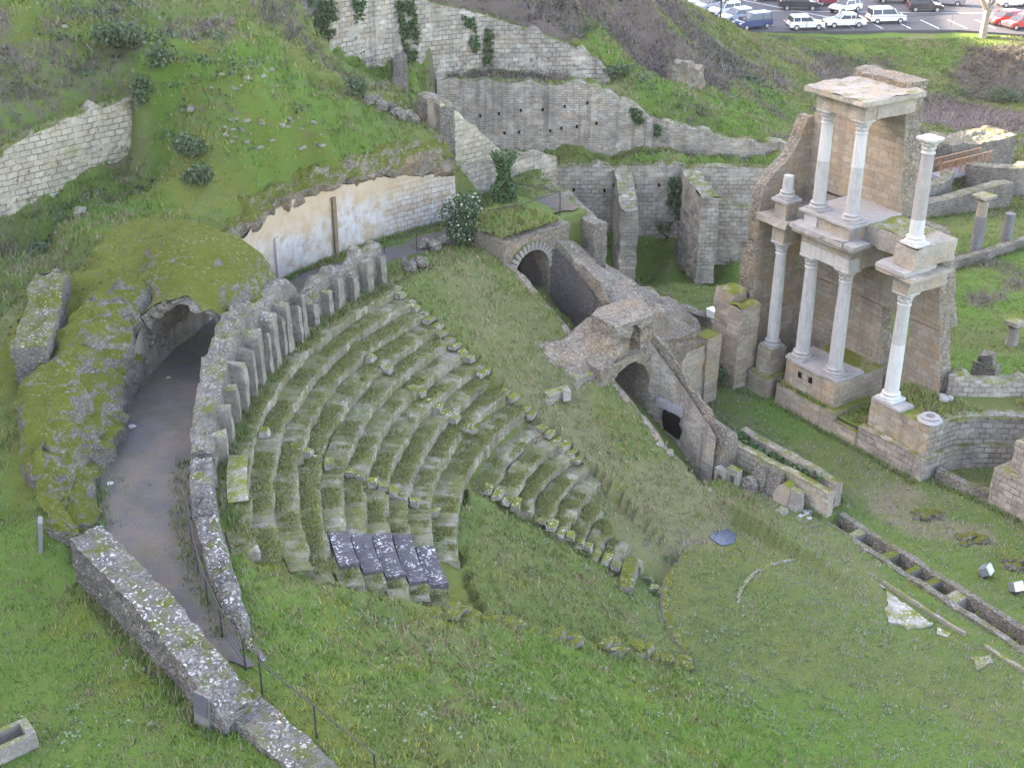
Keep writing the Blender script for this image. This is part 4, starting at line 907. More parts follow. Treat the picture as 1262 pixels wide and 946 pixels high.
for k in range(10): b.rock(un(990+rnd(-9, 14), 634+rnd(-6, 9), .1), (rnd(.2, .45), rnd(.2, .4), rnd(.15, .3)), rnd(0, 3))
tag(b.build('marble_rubble', M['marble']), 'little heap of broken white marble at the right end of the near stage wall', 'rubble heap')
# ------------------------------------------------------------------ the stage building
def sslab(name, rows, n0, th, mat, edge, parent, seed, jag=.14, axis='s'):
    """wall slab from rows (z, left, right); ragged ends of rubble (edge) come as a second part"""
    zs = np.array([r[0] for r in rows]); Ls = np.array([r[1] for r in rows]); Rs = np.array([r[2] for r in rows])
    zz = np.arange(zs[0], zs[-1]+.01, .27); VF = []; UF = []; VE = []
    m = max(3, int((np.max(Rs-Ls))/.4))
    for z in zz:
        a = np.interp(z, zs, Ls)+float(fbm(z*1.5, 1.0, o=3, seed=seed))*jag; b = np.interp(z, zs, Rs)+float(fbm(z*1.5, 9.0, o=3, seed=seed))*jag
        fr = []; uu = []
        for k in range(m+1):
            s = a+(b-a)*k/m; d = float(fbm(s*2, z*2, o=2, seed=seed+2))*.025
            fr.append(SN(s, n0+d, z) if axis == 's' else SN(n0+d, s, z)); uu.append((s, z))
        for k in range(5):
            f = (k+1)/5; d = float(fbm(z*1.4, k*1.1, o=3, seed=seed+4))*.1; s = b+d
            fr.append(SN(s, n0+th*f, z) if axis == 's' else SN(n0+th*f, s, z)); uu.append((b+f*th, z))
        for k in range(m-1):
            s = b-(b-a)*(k+1)/m; fr.append(SN(s, n0+th, z) if axis == 's' else SN(n0+th, s, z)); uu.append((b+th+(k+1)*.4, z))
        for k in range(5):
            f = 1-k/5; d = float(fbm(z*1.4, 9+k*1.1, o=3, seed=seed+4))*.1; s = a+d
            fr.append(SN(s, n0+th*f, z) if axis == 's' else SN(n0+th*f, s, z)); uu.append((a-f*th, z))
        VF.append(fr); UF.append(uu)
    o = loft(name, VF, mat, uv=np.array(UF), closed=True, caps=True)
    o.data.materials.append(edge)
    K = len(VF[0]); nf = len(o.data.polygons)
    for i, p in enumerate(o.data.polygons):
        vs = [v % K for v in p.vertices]
        if len(vs) > 4 or not all(v <= m for v in vs): p.material_index = 1
    return kid(o, parent)
stg = empty('stage_building', SN(-3, 1.5, 0), 'tall ruined stage front with white fluted columns in two storeys before a tan stone wall', 'Roman stage building'); bpy.context.view_layer.update()
TN, RB, EB = M['tan'], M['rubpale'], M['entab']
sslab('back_wall', [(-.3, -8.9, -2.75), (2.5, -8.9, -2.95), (5.45, -8.9, -3.25)], 2.4, .75, TN, RB, stg, 301, .12)
sslab('back_wall', [(-.3, -1.5, .85), (3.2, -1.5, .55), (5.45, -1.5, .15)], 2.4, .75, TN, RB, stg, 302, .1)
sslab('back_wall', [(5.4, -8.9, .15), (8.3, -8.9, -.45), (9.5, -8.9, -.9), (9.9, -8.9, -1.4)], 2.4, 1.1, TN, RB, stg, 303, .12)
sslab('back_wall', [(9.85, -8.9, -2.9), (13.3, -8.9, -3.35), (14.6, -7.6, -3.5), (15.75, -6.5, -3.6)], 2.4, 1.1, TN, RB, stg, 304, .12)
sslab('side_wall', [(-.3, -.5, 2.42), (9.6, -.55, 2.42), (10.2, -.4, 2.42), (10.8, .1, 2.42), (11.4, 1.1, 2.42), (12.2, 1.6, 2.42), (13.4, 2.1, 2.42)], -8.9, -.7, TN, RB, stg, 305, .14, axis='n')
def pbox(nm, *a, **k): return kid(sbox(nm, *a, **k), stg)
pbox('stylobate', -6.1, -2.3, -1.15, 2.4, -.3, 1.1, M['tan'], rough=.03)
pbox('podium', -5.9, -2.65, -.85, 2.4, 1.09, 2.42, TN, rough=.02)
pbox('podium_slab', -5.95, -2.6, -.92, 1.0, 2.42, 2.56, M['marbledark'], rough=.04)
for s in (-4.9, -4.2):
    b = MB(); b.box(SN(s, -.83, 1.95), (.2, .16, .28), SA); kid(b.build('socket_dark_block', hole), stg)
pbox('front_step_wall', -2.3, -.85, -1.12, -.65, -.3, .72, M['tan'], rough=.04, topjag=.05)
pbox('lower_step', -.85, 3.0, -1.0, .6, -.3, 1.05, M['grey'], rough=.04, topjag=.03)
pbox('end_podium', -.7, 2.7, -.55, 2.2, 1.0, 2.45, M['tan'], rough=.03)
pbox('podium_slab', -.62, 1.05, -.62, .3, 2.45, 2.58, M['marbledark'], rough=.04)
# column A side
pbox('pedestal', -7.95, -7.0, -.85, .2, -.3, 2.35, TN, rough=.03)
pbox('pedestal_foot', -8.0, -6.65, -1.25, -.1, -.3, 1.0, M['tan'], rough=.05, topjag=.06)
pbox('corner_pier', -9.15, -8.25, -1.95, -.6, -.3, 4.4, M['tan'], rough=.04, topjag=.12)
pbox('corner_pier', -10.5, -9.2, -1.6, -.7, -.3, 4.75, M['tan'], rough=.05, topjag=.12)
pbox('broken_pier', -10.2, -9.6, -.3, .9, -.3, 6.9, RB, rough=.08, topjag=.2)
pbox('architrave', -7.85, -7.05, -.7, .2, 7.92, 8.75, EB)
pbox('cornice', -8.75, -6.75, -.95, 2.38, 8.75, 9.05, EB, rough=.03)
pbox('upper_pedestal', -7.83, -7.1, -.68, .05, 9.05, 9.9, EB)
pbox('pedestal_cap', -7.98, -6.95, -.82, .18, 9.9, 10.02, M['marbledark'])
# aedicule of columns B, C
pbox('white_architrave', -5.85, -2.8, -.78, -.1, 7.92, 8.5, M['marble'], rough=.03)
pbox('architrave', -5.85, -5.2, -.1, 2.39, 7.92, 8.5, EB); pbox('architrave', -3.45, -2.8, -.1, 2.39, 7.92, 8.5, EB)
pbox('frieze', -5.85, -2.8, -.72, 2.39, 8.5, 9.0, EB)
pbox('cornice', -6.2, -2.45, -1.12, 2.3, 9.0, 9.16, EB, rough=.03); pbox('cornice', -6.3, -2.95, -1.22, 2.2, 9.16, 9.38, M['marbledark'], rough=.05, topjag=.03); pbox('cornice', -2.95, -2.3, -1.2, -.1, 9.16, 9.36, M['marbledark'], rough=.05)
pbox('pedestal_course', -5.85, -2.95, -.7, 2.39, 9.38, 9.98, EB); pbox('pedestal', -5.8, -5.0, -.8, .0, 9.38, 9.98, M['marble']); pbox('pedestal', -3.85, -2.95, -.8, .0, 9.38, 9.98, EB)
pbox('upper_ledge', -6.0, -2.85, -.92, 2.39, 9.98, 10.1, M['marbledark'], rough=.03)
pbox('rough_beam', -2.95, -.45, .15, 2.39, 9.1, 10.02, M['block'], rough=.07, topjag=.06)
# block over column D
pbox('architrave', -.45, .5, -.55, 1.9, 7.92, 8.72, EB); pbox('cornice', -1.05, .95, -1.0, 1.6, 8.72, 8.9, EB, rough=.03); pbox('cornice', -1.15, .6, -1.1, 1.0, 8.9, 9.1, M['marbledark'], rough=.05)
pbox('upper_pedestal', -.5, .62, -.6, 2.0, 9.1, 10.08, M['entab'], rough=.05, topjag=.05)
# top entablature
pbox('top_architrave', -5.8, -2.95, -.78, -.05, 14.78, 15.4, EB, rough=.03); pbox('top_architrave', -3.6, -2.95, -.05, 2.39, 14.78, 15.4, EB, rough=.03); pbox('top_architrave', -5.8, -5.15, -.05, 2.39, 14.78, 15.4, EB, rough=.03)
pbox('top_cornice', -5.95, -2.8, -.95, 2.39, 15.4, 15.52, EB, rough=.03); pbox('top_cornice', -6.2, -2.6, -1.2, 2.45, 15.52, 15.74, M['entab'], rough=.05, topjag=.05)
kid(wall('rubble_crest', [SN(-6.5, 2.1), SN(-3.3, 2.1)], 15.6, [16.0, 15.9], 1.3, M['rubpale'], side=1, jag=.1, bump=.08), stg)
def capital(mb, c, h, r):
    n = 48; prof = []
    for i in range(13):
        f = i/12; prof.append((r*(1.0+.62*f**2.6+.0), h*f*.86))
    def mod(i, a):
        f = i/12
        t1 = max(0, 1-abs(f-.34)/.14)*.20*(.5+.5*math.cos(8*a)); t2 = max(0, 1-abs(f-.66)/.14)*.22*(.5+.5*math.cos(8*a+math.pi)); t3 = (f > .82)*.2*max(0, math.cos(4*a-4*SA+math.pi))
        return 1+t1+t2+t3
    mb.lathe(c, [(r*1.12, -.05), (r*1.12, 0)]+prof[1:], n, lambda i, a: mod(max(0, i-1), a) if i else 1)
    V = []; m = 24; R = r*2.05
    for z in (h*.86, h):
        for k in range(m):
            a = 2*math.pi*k/m; q = R*(1+.34*abs(math.sin(2*a))**1.6*1.0)*.78
            V.append((c[0]+q*math.cos(a+SA), c[1]+q*math.sin(a+SA), c[2]+z))
    mb.add(V, [tuple(range(m))[::-1], tuple(range(m, 2*m))]+[(i, (i+1) % m, m+(i+1) % m, m+i) for i in range(m)])
def colbase(mb, c, r, plinth=True):
    if plinth: mb.box((c[0], c[1], c[2]+.06), (r*2.9, r*2.9, .12), SA)
    mb.lathe((c[0], c[1], c[2]+.12), [(r*1.36, 0), (r*1.44, .05), (r*1.36, .1), (r*1.14, .13), (r*1.14, .17), (r*1.26, .2), (r*1.28, .24), (r*1.1, .28), (r*1.02, .32)], 28)
def column(s, n, z0, z1, r0, cap=True, split=None, newlow=False, flute=20, mats=('marble', 'marblenew'), base=True):
    c = SN(s, n, z0); H = z1-z0; ch = .62 if cap else 0; zb = .42 if base else 0
    def fl(i, a): return 1-.055*abs(math.cos(flute/2*a))**.5
    def shaft(a, b, mat, nm):
        mb = MB(); k = 8; pr = []
        for i in range(k+1):
            f = a+(b-a)*i/k; ent = 1-.16*f**1.6; pr.append((r0*ent, zb+(H-ch-zb)*f+(rnd(-.05, .05) if (i == k and not cap) else 0)))
        mb.lathe(c, pr, flute*4, fl); return mb.build(nm, M[mat], smooth=False)
    if split is None: root = kid(shaft(0, 1, mats[0], 'column'), stg); parts = []
    else:
        lo_, hi_ = (mats[1], mats[0]) if newlow else (mats[0], mats[1])
        root = kid(shaft(0, split, lo_, 'column'), stg); bpy.context.view_layer.update()
        kid(shaft(split, 1, hi_, 'upper_shaft'), root)
    bpy.context.view_layer.update()
    if base: mb = MB(); colbase(mb, c, r0); kid(mb.build('base', M['marbledark'] if not newlow else M['marblenew']), root)
    if cap: mb = MB(); capital(mb, (c[0], c[1], c[2]+H-ch), ch, r0*.85); kid(mb.build('capital', M['marble']), root)
    return root
column(-7.47, -.33, 2.35, 7.92, .3, mats=('marble', 'marble'), split=.36)
column(-5.40, -.36, 2.56, 7.92, .34); column(-3.27, -.32, 2.56, 7.92, .34)
column(0, -.1, 2.58, 7.92, .33, split=.55, newlow=True)
column(-5.41, -.36, 10.1, 14.78, .3, split=.52); column(-3.42, -.32, 10.1, 14.78, .3, split=.58)
column(.05, -.08, 10.08, 14.75, .31, split=.2, newlow=True, mats=('marbledark', 'marblenew'))
column(-7.47, -.33, 10.02, 11.15, .27, cap=False)
b = MB(); c = SN(2.3, -.1, 2.45); b.lathe(c, [(.52, 0), (.55, .1), (.48, .16), (.4, .2), (.42, .28), (.22, .3), (.2, .12)], 20, lambda i, a: 1+.05*math.sin(3*a+i)); kid(b.build('column_base', M['marbledark']), stg)
b = MB()
for k in range(4): b.rock(SN(1.5+rnd(-.3, .3), 1.9+rnd(-.3, .3), 2.65), (rnd(.25, .5), rnd(.2, .4), rnd(.15, .35)), rnd(0, 3))
tag(b.build('marble_fragment', M['marbledark']), 'broken grey stone piece lying on the grass beside the white restored column', 'fragment')
sheet('stage_terrace', [(-2.4, -.9), (-.8, -.9), (-.8, 2.45), (-2.4, 2.45)], .9, (.45, .2, 0, .6))
UC = [(2.7, -.5), (2.72, .3), (2.75, 1.2), (3.05, 2.0), (3.65, 2.87), (4.35, 3.8), (5.4, 4.7), (6.6, 5.2), (8.5, 5.5)]
LC = [(3.0, -1.0), (3.02, -.2), (3.05, .9), (3.4, 1.9), (4.0, 2.8), (4.8, 3.8), (5.8, 4.5), (7, 4.9), (8.5, 5.1)]
cvw = empty('curved_niche_wall', SN(4, 3, 0), 'curved two-stepped grey block wall sweeping back to the right of the white columns', 'curved wall'); bpy.context.view_layer.update()
kid(wall('upper_course', [SN(*p) for p in UC], -.3, 2.5, .6, M['grey'], side=1, jag=.06, bump=.03), cvw)
kid(wall('lower_course', [SN(*p) for p in LC], -.3, 1.1, .5, M['grey'], side=1, jag=.06, bump=.03), cvw)
sheet('niche_terrace', [(1.0, .6), (2.9, .6), (3.1, 1.9), (3.9, 2.9), (4.6, 3.9), (5.6, 4.9), (7.6, 5.6), (9, 5.7), (9, 8.5), (4, 7.2), (2.6, 5.2), (1.0, 2.9)], 2.42, (.4, .5, 0, .2))
rearw = [(1.0, 2.55), (1.7, 3.3), (2.9, 5.2), (4.2, 6.9), (6, 7.6), (9, 8.0)]
tag(wall('niche_back_wall', [SN(*p) for p in rearw], -.3, [3.5, 3.1, 3.1, 3.3, 3.3, 3.3], .9, M['grey'], side=1, jag=.2, bump=.06, course=.2), 'low ragged rear wall behind the curved wall, running to the right edge', 'low wall')
blk = empty('stepped_stone_block', SN(7, 1, 0), 'square two-stepped block of squared masonry cut off by the right edge', 'masonry block'); bpy.context.view_layer.update()
kid(sbox('lower_step', 5.75, 12, .1, 4.3, -.3, 1.75, M['grey'], rough=.03), blk); kid(sbox('upper_step', 6.2, 12, .55, 4.1, 1.7, 3.15, M['grey'], rough=.03, topjag=.05), blk)
tag(wall('niche_kerb_wall', [SN(3.25, -.35), SN(4.5, -.15), SN(5.7, .1)], -.3, [.5, .42, .45], .4, M['rub'], side=1, jag=.06, bump=.05), 'very low rubble wall closing the front of the curved niche', 'low wall')
# ------------------------------------------------------------------ peristyle and baths behind the stage
def stump(u, v, z, r, h, lab, cap=None, mat='greycol', tilt=0, grp=None, lit_top=None):
    p = un(u, v, z); t = empty('column', p, lab, 'column', grp); bpy.context.view_layer.update()
    mb = MB(); mb.lathe(p, [(r*1.02, -.1), (r, h*.3), (r*.95, h*.7), (r*.9, h*(1 if lit_top is None else .72))], 18, lambda i, a: 1+.03*math.sin(3*a+i)); kid(mb.build('shaft', M[mat]), t)
    if lit_top: mb = MB(); mb.lathe((p[0], p[1], p[2]+h*.72), [(r*.9, 0), (r*.88, h*.28)], 18); kid(mb.build('upper_shaft', M[lit_top]), t)
    if cap: mb = MB(); mb.lathe((p[0], p[1], p[2]+h), [(r*.9, 0), (r*1.3, .15), (r*1.5, .22)], 12); mb.box((p[0], p[1], p[2]+h+.3), (r*3.1, r*3.1, .16), SA, jit=.03); kid(mb.build('capital', M[cap]), t)
M['greycol'] = stone('dark grey column', (.14, .14, .15), (.2, .2, .21), (.1, .1, .1), .5, kind='plain', moss=.05, streak=.4, lichen=.1, bump=.3, dist=.02, sidemoss=.0)
stump(1201, 314, 0, .36, 3.6, 'slim grey column with a tan top painted as sunlit and a capital, standing behind the stage', cap='block', lit_top='tan')  # tan upper shaft paints sunlight into the column's colour
stump(1238, 304, 0, .34, 2.25, 'shorter grey column stump without a capital near the right edge')
b = MB(); p = un(1246, 424, 0); b.lathe(p, [(.36, -.1), (.32, .3), (.3, 1.0), (.42, 1.15), (.45, 1.25), (.2, 1.3)], 12, lambda i, a: 1+.06*math.sin(3*a+i*2)); b.box((p[0], p[1], 1.3), (.85, .8, .2), SA, jit=.05)
tag(b.build('column_stump', M['block']), 'short capped stone column stump alone on the right lawn', 'column stump')
b = MB(); p = un(1212, 474, 0); b.box((p[0], p[1], .55), (1.05, .8, 1.3), SA+.3, jit=.08); b.box((p[0], p[1]+.1, 1.4), (.75, .6, .6), SA+.3, jit=.1)
tag(b.build('stone_pedestal', M['rub']), 'dark square rubble pedestal behind the low rear wall of the niche', 'pedestal')
tag(wall('peristyle_kerb', [un(1172, 333, 0)[:2], un(1215, 322, 0)[:2], un(1270, 302, 0)[:2]], -.3, [.55, .6, .55], .5, M['rub'], side=1, jag=.06, bump=.04), 'low kerb wall under the two slim columns behind the stage', 'low wall')
tag(wall('bath_wall', [un(1138, 272, 0)[:2], un(1245, 250, 0)[:2]], -.4, [1.15, 1.5], .9, M['rub'], side=1, jag=.08, bump=.05), 'long low rubble bath wall behind the stage, its top catching the sun', 'ruin wall')
bw_ = [un(1120, 222, -.3)[:2], un(1170, 225, -.3)[:2], un(1214, 212, -.3)[:2], un(1246, 205, -.3)[:2]]
tag(wall('bath_wall', bw_, -.8, [2.6, 2.4, 2.0, 2.3], 3.0, M['rub'], side=1, jag=.25, bump=.1), 'broad ivy-hung bath ruin wall behind the footbridge with a sunlit top', 'ruin wall')
p0 = un(1228, 235, -.3); pts = []
for a in np.linspace(200, 340, 16): pts.append((p0[0]+2.6*math.cos(R_(a)), p0[1]+1.2+2.4*math.sin(R_(a))))
tag(wall('round_bath_wall', pts, -.6, 1.7, 1.0, M['rub'], side=1, jag=.1, bump=.06), 'rounded bath ruin wall with a broad sunlit top at the right edge', 'ruin wall')
tag(wall('bath_wall', [un(1122, 268, 0)[:2], un(1160, 252, 0)[:2], un(1172, 240, 0)[:2]], -.5, [1.6, 1.7, 1.5], .8, M['rub'], side=1, jag=.25, bump=.1), 'ragged bath ruin wall just right of the lone upper column', 'ruin wall')
# footbridge
fbA, fbB = np.array(un(1152, 218, 1.0)), np.array(un(1213, 203, 1.0)); fb = empty('footbridge', (fbA+fbB)/2, 'small metal footbridge with brown railings over the bath ruins', 'footbridge'); bpy.context.view_layer.update()
d = fbB-fbA; L = np.hypot(d[0], d[1]); ra = math.atan2(d[1], d[0]); nrm = np.array([-d[1], d[0], 0])/L; c = (fbA+fbB)/2
b = MB(); b.box((c[0], c[1], .95), (L, 1.1, .3), ra); kid(b.build('deck', M['deck']), fb)
for sd in (-.5, .5):
    o3 = nrm*sd; b = MB(); b.tube([fbA+o3+(0, 0, 1.15), fbB+o3+(0, 0, 1.15)], .05, 6); b.tube([fbA+o3+(0, 0, .65), fbB+o3+(0, 0, .65)], .03, 5)
    for k in range(22): q = fbA+d*k/21+o3; b.tube([q+(0, 0, .1), q+(0, 0, 1.15)], .025 if k % 4 else .07, 5)
    kid(b.build('railing', M['bridge']), fb)
# ------------------------------------------------------------------ small things on the site
def soup(name, V, k, mat, col, parent=None):
    n = len(V); me = bpy.data.meshes.new(name); me.vertices.add(n); me.vertices.foreach_set('co', np.asarray(V, np.float32).ravel())
    me.loops.add(n); me.loops.foreach_set('vertex_index', np.arange(n, dtype=np.int32)); me.polygons.add(n//k)
    me.polygons.foreach_set('loop_start', np.arange(0, n, k, dtype=np.int32)); me.update(calc_edges=True)
    at = me.attributes.new('col', 'FLOAT_COLOR', 'POINT'); at.data.foreach_set('color', np.c_[np.asarray(col, np.float32), np.ones(n, np.float32)].ravel())
    me.materials.append(mat); o = bpy.data.objects.new(name, me); COL.objects.link(o)
    if parent is not None: kid(o, parent)
    return o
def rv(n): v = RNG.normal(size=(n, 3)); return v/np.linalg.norm(v, axis=1)[:, None]
def leaves(name, P, size, ca, cb, parent=None, flat=0.0, pal=None, pp=.0):
    n = len(P); a = rv(n); a[:, 2] = a[:, 2]*(1-flat)-.2; a /= np.linalg.norm(a, axis=1)[:, None]
    b = np.cross(a, rv(n)); b /= np.linalg.norm(b, axis=1)[:, None]+1e-9; s = size*RNG.uniform(.6, 1.3, n)[:, None]
    V = np.stack([P-a*s*.1, P+a*s*.45+b*s*.38, P+a*s, P+a*s*.45-b*s*.38], 1).reshape(-1, 3)
    f = RNG.uniform(0, 1, n)[:, None]; c = np.array(ca)*(1-f)+np.array(cb)*f
    if pal is not None: c = np.where(RNG.uniform(0, 1, n)[:, None] < pp, np.array(pal), c)
    return soup(name, V, 4, M['leaf'], np.repeat(c, 4, 0), parent)
def onplane(u, v, A, Bp):
    d = np.array(sight(u, v)); A = np.array(A); D = np.array(Bp)-A; N = np.array([-D[1], D[0]]); t = (A@N)/(d[:2]@N); return np.array([d[0]*t, d[1]*t, EYE+d[2]*t])
def polyfill(poly, n):
    P = np.array(poly, float); o = []; lo, hi = P.min(0), P.max(0)
    while len(o) < n:
        q = lo+RNG.uniform(0, 1, 2)*(hi-lo); r = False; j = len(P)-1
        for i in range(len(P)):
            if (P[i, 1] > q[1]) != (P[j, 1] > q[1]) and q[0] < (P[j, 0]-P[i, 0])*(q[1]-P[i, 1])/(P[j, 1]-P[i, 1])+P[i, 0]: r = not r
            j = i
        if r and float(fbm(q[0]*.12, q[1]*.12, seed=120)) > -.25: o.append(q)
    return o
def ivy(poly, A, Bp, n, lab, ca=(.035, .07, .03), cb=(.075, .12, .05), size=.2, thick=.18):
    P = np.array([onplane(u, v, A, Bp) for u, v in polyfill(poly, n)]); D = np.array([Bp[0]-A[0], Bp[1]-A[1]]); N = np.array([D[1], -D[0]])/np.hypot(*D)
    if N[1] > 0: N = -N
    P[:, :2] += N*RNG.uniform(.0, thick, n)[:, None]+N*.06
    return tag(leaves('ivy', P, size, ca, cb), lab, 'ivy')
for poly, A, Bp, n, lab in [
    ([(483,0),(508,0),(516,40),(512,74),(500,75),(494,45)], UW[2], UW[3], 900, 'long dark ivy curtain hanging down the pale upper retaining wall'),
    ([(568,18),(584,22),(590,60),(584,68)], UW[2], UW[3], 260, 'narrow ivy strand on the pale upper wall, the left of a close pair'),
    ([(598,35),(608,38),(606,78),(594,80)], UW[3], UW[4], 300, 'narrow ivy strand on the pale upper wall, the right of a close pair'),
    ([(432,0),(448,0),(444,26),(438,28)], UW[1], UW[2], 200, 'short ivy tuft at the top of the pale upper wall near its left end'),
    ([(380,0),(412,0),(418,30),(404,52),(390,45)], UW[0], UW[1], 800, 'mass of dark ivy covering the left end of the pale upper wall'),
    ([(775,132),(790,136),(793,152),(784,152)], MW[2], MW[3], 260, 'small ivy tuft hanging over the top edge of the high grey wall'),
    ([(808,152),(815,156),(812,168),(806,166)], MW[3], MW[4], 110, 'tiny ivy tuft near the right end of the high grey wall'),
    ([(826,218),(852,216),(850,250),(840,288),(833,270),(822,250)], GW[2], GW[3], 900, 'thick ivy hanging between the two buttresses of the lower wall'),
    ([(810,270),(828,272),(822,298),(812,290)], GW[2], GW[3], 90, 'thin sprig of ivy low on the lower wall beside the larger buttress')]:
    ivy(poly, A, Bp, n, lab)
def shrub(name, p, r, n, lab, cat='shrub', ca=(.03, .06, .03), cb=(.07, .11, .05), size=.2, pal=None, pp=0, lumps=7, trunk=True, solid=.55):
    """bushy plant: leaves through lumps of volume, with stems"""
    t = empty(name, p, lab, cat); bpy.context.view_layer.update(); P = []
    for k in range(lumps):
        c = np.array([rnd(-.55, .55)*r[0], rnd(-.55, .55)*r[1], rnd(.25, .8)*r[2]*2]); m = n//lumps; d = rv(m)*(RNG.uniform(solid, 1, m)**.5)[:, None]
        P.append(np.array(p)+c+d*np.array(r)*rnd(.4, .62))
    P = np.vstack(P); P[:, 2] = np.maximum(P[:, 2], p[2]+.03); leaves('foliage', P, size, ca, cb, t, pal=pal, pp=pp)
    if trunk:
        mb = MB()
        for k in range(5): mb.tube([(p[0], p[1], p[2]-.1), (p[0]+rnd(-.3, .3)*r[0], p[1]+rnd(-.3, .3)*r[1], p[2]+r[2]), (p[0]+rnd(-.6, .6)*r[0], p[1]+rnd(-.6, .6)*r[1], p[2]+1.7*r[2])], [.06, .04, .015], 5)
        kid(mb.build('stem', M['darkbark']), t)
    return t
p = place(573, 302); shrub('flowering_bush', p, (1.1, .9, 1.25), 4200, 'dense dark bush speckled with pale blossom beside the fenced path', ca=(.03, .055, .028), cb=(.06, .1, .045), size=.13, pal=(.42, .45, .36), pp=.1, lumps=12)
p = un(621, 250, 8.9); q = empty('ivy_column', p, 'tall narrow ivy-clad pillar at the back corner of the fenced gravel terrace', 'ivy'); bpy.context.view_layer.update()
P = np.array([(p[0]+.62*math.cos(a)*s*(.8+.3*math.sin(h*3)), p[1]+.5*math.sin(a)*s, p[2]+h) for a, s, h in zip(RNG.uniform(0, 6.28, 2600), RNG.uniform(.55, 1, 2600), RNG.uniform(-.5, 2.6, 2600))])
leaves('foliage', P, .15, (.035, .075, .03), (.07, .125, .045), q); mb = MB(); mb.tube([(p[0], p[1], p[2]-1), (p[0], p[1], p[2]+2.3)], [.3, .2], 7); kid(mb.build('stem', M['darkbark']), q)
for u, v, r, n, lab in [(150, 66, (1.9, .9, .7), 1500, 'broad dark ivy bush on the grassy top left slope'), (200, 90, (.8, .7, .5), 500, 'small dark ivy clump above the right end of the left retaining wall'), (181, 150, (.5, .6, .9), 600, 'dark ivy filling the crevice at the end of the left retaining wall'),
    (240, 195, (1.0, .8, .6), 900, 'grey-green ivy clump on the slope between the stone outcrops and the mossy vault'), (246, 228, (.8, .6, .5), 600, 'grey-green ivy patch just above the mossy vault'), (440, 122, (.6, .6, .6), 500, 'small rounded bush beside the dark hollow above the white wall'),
    (545, 258, (.35, .35, .75), 500, 'small dark evergreen bush behind the blossoming bush'), (885, 470, (1.3, 1.0, .6), 1700, 'dark ivy patch at the foot of the tan piers left of the white columns'), (915, 450, (.35, .3, 1.0), 500, 'ivy climbing the tan pier left of the white columns'), (1240, 128, (3.0, 1.6, .9), 1400, 'dark evergreen thicket on the bank at the right edge'), (760, 98, (1.2, .8, .5), 500, 'dark shrub at the end of the pale upper wall')]:
    shrub('ivy_shrub', place(u, v, -.1), r, n, lab, ca=(.04, .065, .035), cb=(.10, .135, .07), size=.15, trunk=False, lumps=11, solid=.3)
# ivy filling the gap of the double wall
P = []
for k in range(1500):
    f = RNG.uniform(.02, .86); a = np.array(fA)*(1-f)+np.array(fB)*f; b_ = gA*(1-f)+gB*f; g = RNG.uniform(.3, .95); P.append((*(a*(1-g)+b_*g), RNG.uniform(.3, 1.15)))
tag(leaves('ivy', np.array(P), .2, (.035, .075, .03), (.09, .14, .05)), 'glossy green ivy filling the gap between the two parallel low walls', 'ivy')

# railings
def railing(name, pts, lab, h=1.0, post=1.6, mids=1, mat='iron', r=.028, grp=None):
    Q, zb, _, q = stretch([p[:2] for p in pts], [p[2] for p in pts], 0, post); t = empty(name, (Q[0][0], Q[0][1], zb[0]), lab, 'railing', grp); bpy.context.view_layer.update()
    for i in range(len(Q)): mb = MB(); mb.tube([(Q[i][0], Q[i][1], zb[i]-.2), (Q[i][0], Q[i][1], zb[i]+h)], r*1.2, 5); kid(mb.build('post', M[mat]), t)
    for k in range(mids+1):
        z = h*(1-k/(mids+1)); mb = MB(); mb.tube([(Q[i][0], Q[i][1], zb[i]+z) for i in range(len(Q))], r if k == 0 else r*.5, 5); kid(mb.build('rail', M[mat]), t)
def G(u, v, dz=0): p = hit(u, v); return (p[0], p[1], p[2]+dz)
railing('railing', [G(233, 640), G(240, 690), G(252, 735), G(272, 782), G(292, 812), G(303, 826)], 'dark iron mesh railing on the inner edge of the gravel corridor', 1.0, 1.5, 4, r=.022)
railing('railing', [un(u, v, 8.1) for u, v in ((323, 850), (347, 875), (378, 895), (415, 925), (463, 965))], 'sloping dark handrail at the bottom edge beside the rubble footing', .9, 1.7, 0, r=.024)
railing('railing', [G(475, 331), G(500, 320), G(530, 305), G(552, 297)], 'thin post railing along the inner side of the path, left of the blossoming bush', 1.05, 1.5, 0, r=.02)
railing('railing', [G(596, 296), G(630, 285), G(655, 277), G(668, 268), G(690, 262)], 'thin post railing round the gravel terrace above the upper arch', 1.05, 1.5, 0, r=.02)
railing('railing', [un(636, 252, 8.9), un(690, 264, 8.9)], 'sloping handrail on the far side of the gravel terrace by the ivy pillar', 1.1, 1.6, 0, r=.025)
# gate lying against the lower wall
b = MB(); a0 = np.array(un(838, 318, 0)); a1 = np.array(un(862, 322, 0))
for k in range(6): q = a0+(a1-a0)*k/5; b.tube([q, q+(0, .25, 1.3)], .03, 5)
for z in (.1, .7, 1.3): b.tube([a0+(0, .2*z, z), a1+(0, .2*z, z)], .03, 5)
tag(b.build('iron_grate', M['rust']), 'rusty iron grate leaning in the corner beside the larger buttress', 'grate')
